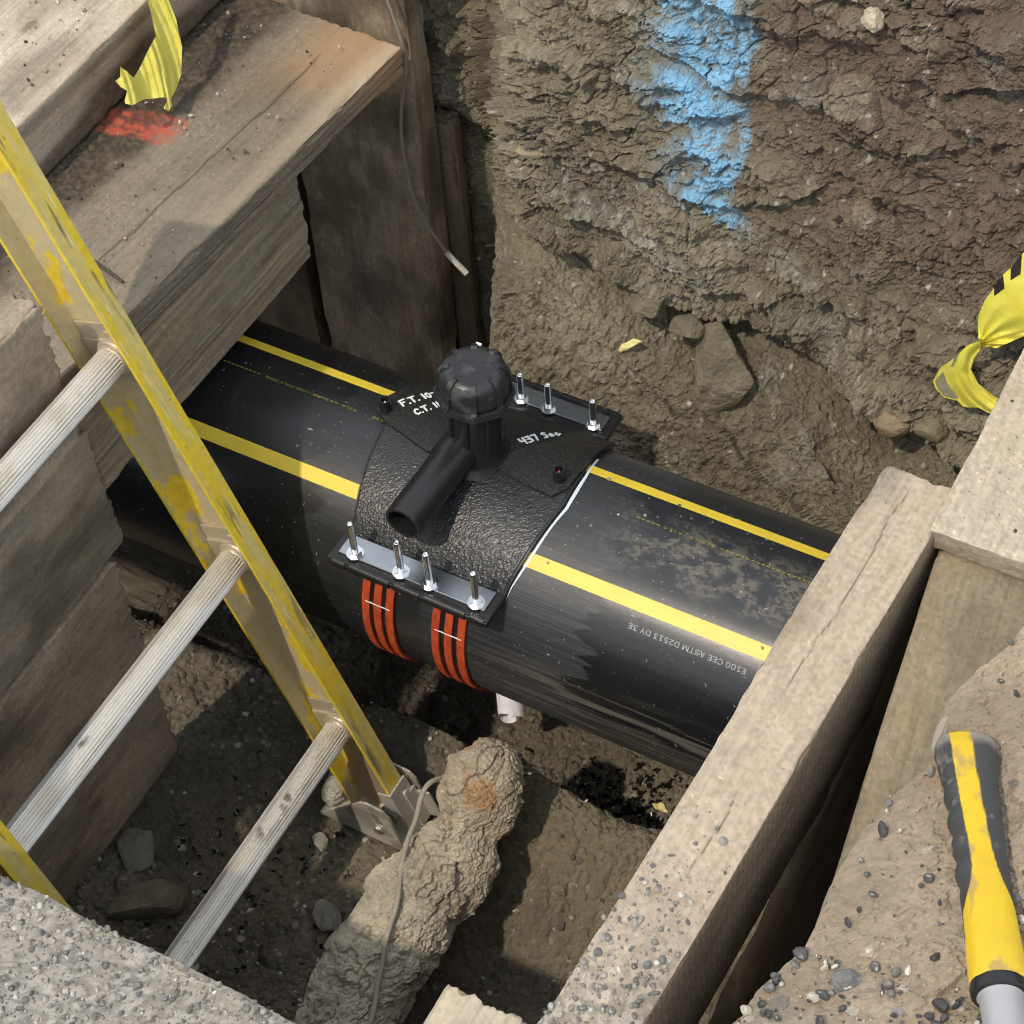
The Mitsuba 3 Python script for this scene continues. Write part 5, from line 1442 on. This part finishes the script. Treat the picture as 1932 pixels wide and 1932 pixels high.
stone('floor_stone_001', 'whitish chip on the floor below the lowest rung collar', (-0.965, -0.305, -0.322), (0.011, 0.015, 0.006), 312, (0.28, 0.265, 0.22), (0.36, 0.34, 0.29), 1.0, 3, 0.6)
stone('asphalt_lump', 'dark asphalt lump among the pebbles at the lower right', (-0.194, -0.551, 0.428), (0.015, 0.013, 0.010), 313, (0.10, 0.098, 0.095), (0.20, 0.195, 0.19), 0.3, 3, 0.5)
stone('clay_lump', 'tan clay lump above the dark asphalt lump', (-0.186, -0.515, 0.428), (0.012, 0.012, 0.007), 314, (0.36, 0.27, 0.18), (0.42, 0.32, 0.22), 0.9, 3, 0.4)


def peb_cloud(key, label, n, where, size, tones, seed, mat='stone_mat', sub=1, pw=2.0):
    """many small stones nobody would count: one mesh, kind stuff"""
    r = np.random.default_rng(seed)
    protos = [pebble((0, 0, 0), (1, 1, 1), seed * 10 + k, sub if k < 8 else 0, 0.35) for k in range(14)]
    V, F, Cc, base = [], [], [], 0
    for k in range(n):
        c, nz = where(r)
        if c is None: continue
        s = size[0] * (size[1] / size[0]) ** (r.uniform() ** pw)
        p = protos[r.integers(8)] if s > 0.0024 else protos[r.integers(8, 14)]
        v = p.vertices * (s * r.uniform(0.45, 1.15, 3))
        Rm = trimesh.transformations.random_rotation_matrix(r.uniform(size=3))[:3, :3]
        v = v @ Rm.T + A_(c) + A_(nz) * s * 0.05
        t = tones[r.choice(len(tones), p=[w for w, *_ in tones])]
        col = lerp(t[1], t[2], r.uniform()) * np.ones((len(v), 3))
        V.append(v); F.append(p.faces + base); Cc.append(col); base += len(v)
    m = trimesh.Trimesh(np.vstack(V), np.vstack(F), process=False)
    scene[key] = mikit.ply(m, mat, smooth=False, color=np.vstack(Cc))
    tag(key, label, kind='stuff')


STONE_T = [(0.55, (0.08, 0.072, 0.055), (0.15, 0.135, 0.105)), (0.33, (0.18, 0.165, 0.13), (0.28, 0.26, 0.21)), (0.12, (0.38, 0.36, 0.30), (0.55, 0.53, 0.46))]


def floor_top(x, y):
    x, y = A_([x]), A_([y])
    return float((floor_z(x, y) + 0.020 * (f2(x * 17, y * 17, 4, 111) - 0.5) + 0.010 * (f2(x * 60, y * 60, 4, 112) - 0.5))[0]) + 0.002


def on_floor(r):
    x, y = r.uniform(-1.45, -0.50), r.uniform(-0.70, -0.02)
    if r.uniform() > 0.35 and not (x > -1.15 and y < -0.38): return None, None
    return (x, y, floor_top(x, y)), (0, 0, 1)


peb_cloud('floor_gravel', 'loose stones scattered over the trench floor', 11000, on_floor, (0.0010, 0.0080), STONE_T, 401, pw=2.6)
GRAV_T = [(0.52, (0.10, 0.098, 0.094), (0.19, 0.185, 0.175)), (0.42, (0.22, 0.205, 0.18), (0.36, 0.335, 0.29)), (0.06, (0.42, 0.40, 0.36), (0.56, 0.54, 0.50))]


def on_edge_board(r):
    x, y = r.uniform(-1.38, -0.585), r.uniform(-0.98, -0.7245)
    return (x, y, 0.2505), (0, 0, 1)


peb_cloud('edge_gravel', 'grey gravel spread over the plank along the near edge', 20000, on_edge_board, (0.0006, 0.0050), GRAV_T, 402, 'asphalt_stone_mat', 1, 3.6)


def on_timber(r):
    y = -0.40 - 0.5 * r.uniform() ** 0.6
    x = -0.3745 + 0.0465 * (y + 0.477) + r.uniform(-0.036, 0.036)
    if y > -0.47 and r.uniform() < 0.75: return None, None
    return (x, y, 0.3605), (0, 0, 1)


peb_cloud('timber_gravel', 'dark gravel on the near end of the timber crossing on the right', 3200, on_timber, (0.0006, 0.0052), GRAV_T, 403, 'asphalt_stone_mat', 1, 3.4)
BLK_T = [(0.62, (0.035, 0.035, 0.037), (0.085, 0.085, 0.088)), (0.22, (0.13, 0.125, 0.12), (0.22, 0.21, 0.20)), (0.16, (0.40, 0.36, 0.30), (0.55, 0.51, 0.45))]


def on_earth(r):
    x, y = r.uniform(-0.27, -0.02), r.uniform(-0.68, -0.53)
    if r.uniform() < 0.25: y = r.uniform(-0.52, -0.15)
    xe = np.interp(y, A_(EDGE)[::-1, 1], A_(EDGE)[::-1, 0])
    if x < xe + 0.015: return None, None
    xa, ya = A_([x]), A_([y])
    h = 0.016 * (f2(xa * 16, ya * 16, 4, 134) - 0.5) + 0.008 * (f2(xa * 60, ya * 60, 4, 135) - 0.5) + 0.004
    return (x, y, float(earth_z(xa, ya)[0] + h[0])), (0, 0, 1)


peb_cloud('earth_gravel', 'black glossy gravel strewn over the tan earth near the hammer', 900, on_earth, (0.0008, 0.0080), BLK_T, 404, 'asphalt_stone_mat', 1, 2.6)


def on_planks(r):
    k = r.uniform()
    if k < 0.5: return (r.uniform(-1.44, -1.22), r.uniform(-0.15, 0.36), 0.378), (0, 0, 1)
    if k < 0.8: return (r.uniform(-1.58, -1.46), r.uniform(-0.1, 0.30), 0.4715), (0, 0, 1)
    return (r.uniform(-0.31, -0.20), r.uniform(0.0, 0.3), 0.3603), (0, 0, 1)


peb_cloud('plank_grit', 'grit and crumbs lying on the planks', 420, on_planks, (0.0007, 0.0036), [(0.45, (0.05, 0.045, 0.04), (0.12, 0.10, 0.085)), (0.35, (0.28, 0.23, 0.17), (0.36, 0.30, 0.23)), (0.20, (0.45, 0.42, 0.36), (0.6, 0.57, 0.5))], 405, 'stone_mat', 1, 2.0)


def on_pipe(r):
    x, th = r.uniform(-0.74, -0.44), math.radians(r.uniform(70, 128))
    n = A_([0, math.cos(th), math.sin(th)])
    return (x, *(R * n[1:])), n


peb_cloud('pipe_grit', 'crumbs of soil on the sunlit top of the pipe', 130, on_pipe, (0.0006, 0.0028), [(0.6, (0.28, 0.24, 0.18), (0.40, 0.35, 0.27)), (0.25, (0.06, 0.055, 0.05), (0.1, 0.09, 0.08)), (0.15, (0.5, 0.48, 0.42), (0.6, 0.57, 0.5))], 406, 'stone_mat', 1, 2.0)

# ------------------------------------------------------------------ black plastic shavings and yellow scraps
r = np.random.default_rng(77)
SH = []
for k in range(560):
    ctr = [(-0.655, -0.02), (-0.70, -0.055), (-0.74, -0.085), (-0.62, -0.06), (-0.95, -0.06), (-1.06, -0.40), (-0.93, -0.43), (-1.00, -0.33)][r.choice(8, p=[.26, .20, .12, .13, .09, .08, .07, .05])]
    sp_ = 1.9 if ctr[1] < -0.2 else 1.0
    x, y = ctr[0] + r.normal() * 0.045 * sp_, ctr[1] + r.normal() * 0.030 * sp_
    z = floor_top(x, y) + 0.005
    L, w, rad = r.uniform(0.006, 0.017), r.uniform(0.0014, 0.0030), r.uniform(0.0025, 0.008)
    t = np.linspace(-L / 2, L / 2, 7) / rad
    cp = np.stack([rad * np.sin(t), np.zeros(7), rad * (1 - np.cos(t))], -1)
    V = np.stack([cp + [0, -w, 0], cp + [0, w, 0]], 1)
    m = grid_mesh(V)
    M = trimesh.transformations.random_rotation_matrix(r.uniform(size=3)); M[:3, 3] = (x, y, z)
    m.apply_transform(M); SH.append(m)
put('plastic_shavings', cat(SH), 'shaving_mat', smooth=True)
tag('plastic_shavings', 'black curled plastic shavings scraped off the pipe onto the floor', kind='stuff')


def scrap(key, label, c, s, seed, nrm=(0, 0, 1), mat='scrap_mat'):
    rr_ = np.random.default_rng(seed)
    k = 9
    a_ = np.sort(rr_.uniform(0, 2 * np.pi, k)); rad_ = rr_.uniform(0.35, 1, k)
    poly = Polygon([(s[0] * q * math.cos(t), s[1] * q * math.sin(t)) for t, q in zip(a_, rad_)]).buffer(0)
    if poly.geom_type != 'Polygon': poly = max(poly.geoms, key=lambda g: g.area)
    m = trimesh.creation.extrude_polygon(poly, 0.0006, engine='earcut')
    m = trimesh.Trimesh(*trimesh.remesh.subdivide_to_size(m.vertices, m.faces, s[0] / 3), process=False)
    v = m.vertices
    m.vertices = v + np.stack([0 * v[:, 0], 0 * v[:, 0], 0.35 * s[0] * (fbm(v * [180, 180, 0] + seed, 2, seed) - 0.3)], -1)
    ez = unit(nrm); ex = unit(np.cross([0.3, 1, 0.1], ez)); ey = np.cross(ez, ex)
    m.apply_transform(frame(c, ex, ey, ez) @ rotz(rr_.uniform(0, 6)))
    put(key, m, mat, smooth=25)
    tag(key, label, 'scrap')


scrap('yellow_scrap', 'torn yellow scrap on the earth slope under the ledge', (-0.815, 0.292, 0.105), (0.020, 0.009), 501, (0, -0.7, 0.7))
scrap('yellow_scrap_001', 'small yellow scrap on the floor between the old pipe and the gas pipe', (-0.757, -0.066, floor_top(-0.757, -0.066) + 0.008), (0.011, 0.007), 502)
scrap('yellow_scrap_002', 'yellow scrap beside the black shavings near the crossing timber', (-0.612, -0.035, floor_top(-0.612, -0.035) + 0.010), (0.014, 0.010), 503)
scrap('yellow_scrap_003', 'tiny yellow scrap on the floor near the lower rung', (-0.876, -0.455, floor_top(-0.876, -0.455) + 0.006), (0.009, 0.006), 504)
scrap('green_scrap', 'chip of green glass on the gravelly near plank', (-0.668, -0.752, 0.2545), (0.0075, 0.006), 505, (0.1, -0.1, 1), mat='green_mat')
scrap('wood_chip', 'pale sliver of wood on the floor below the pipe', (-0.700, -0.098, floor_top(-0.700, -0.098) + 0.012), (0.014, 0.004), 506, mat='tube_end_mat')
scene['green_mat'] = two(princ(rgb(0.05, 0.34, 0.22), 0.3))

# ------------------------------------------------------------------ a nail and splinters on the planks
put('nail', tube([(-1.297, -0.092, 0.3835), (-1.272, -0.098, 0.382), (-1.248, -0.104, 0.381)], A_([0.0022, 0.0022, 0.0016]), 10), 'rust_mat', smooth=True)
tag('nail', 'rusty nail lying on the wide plank beside the ladder rail', 'nail')
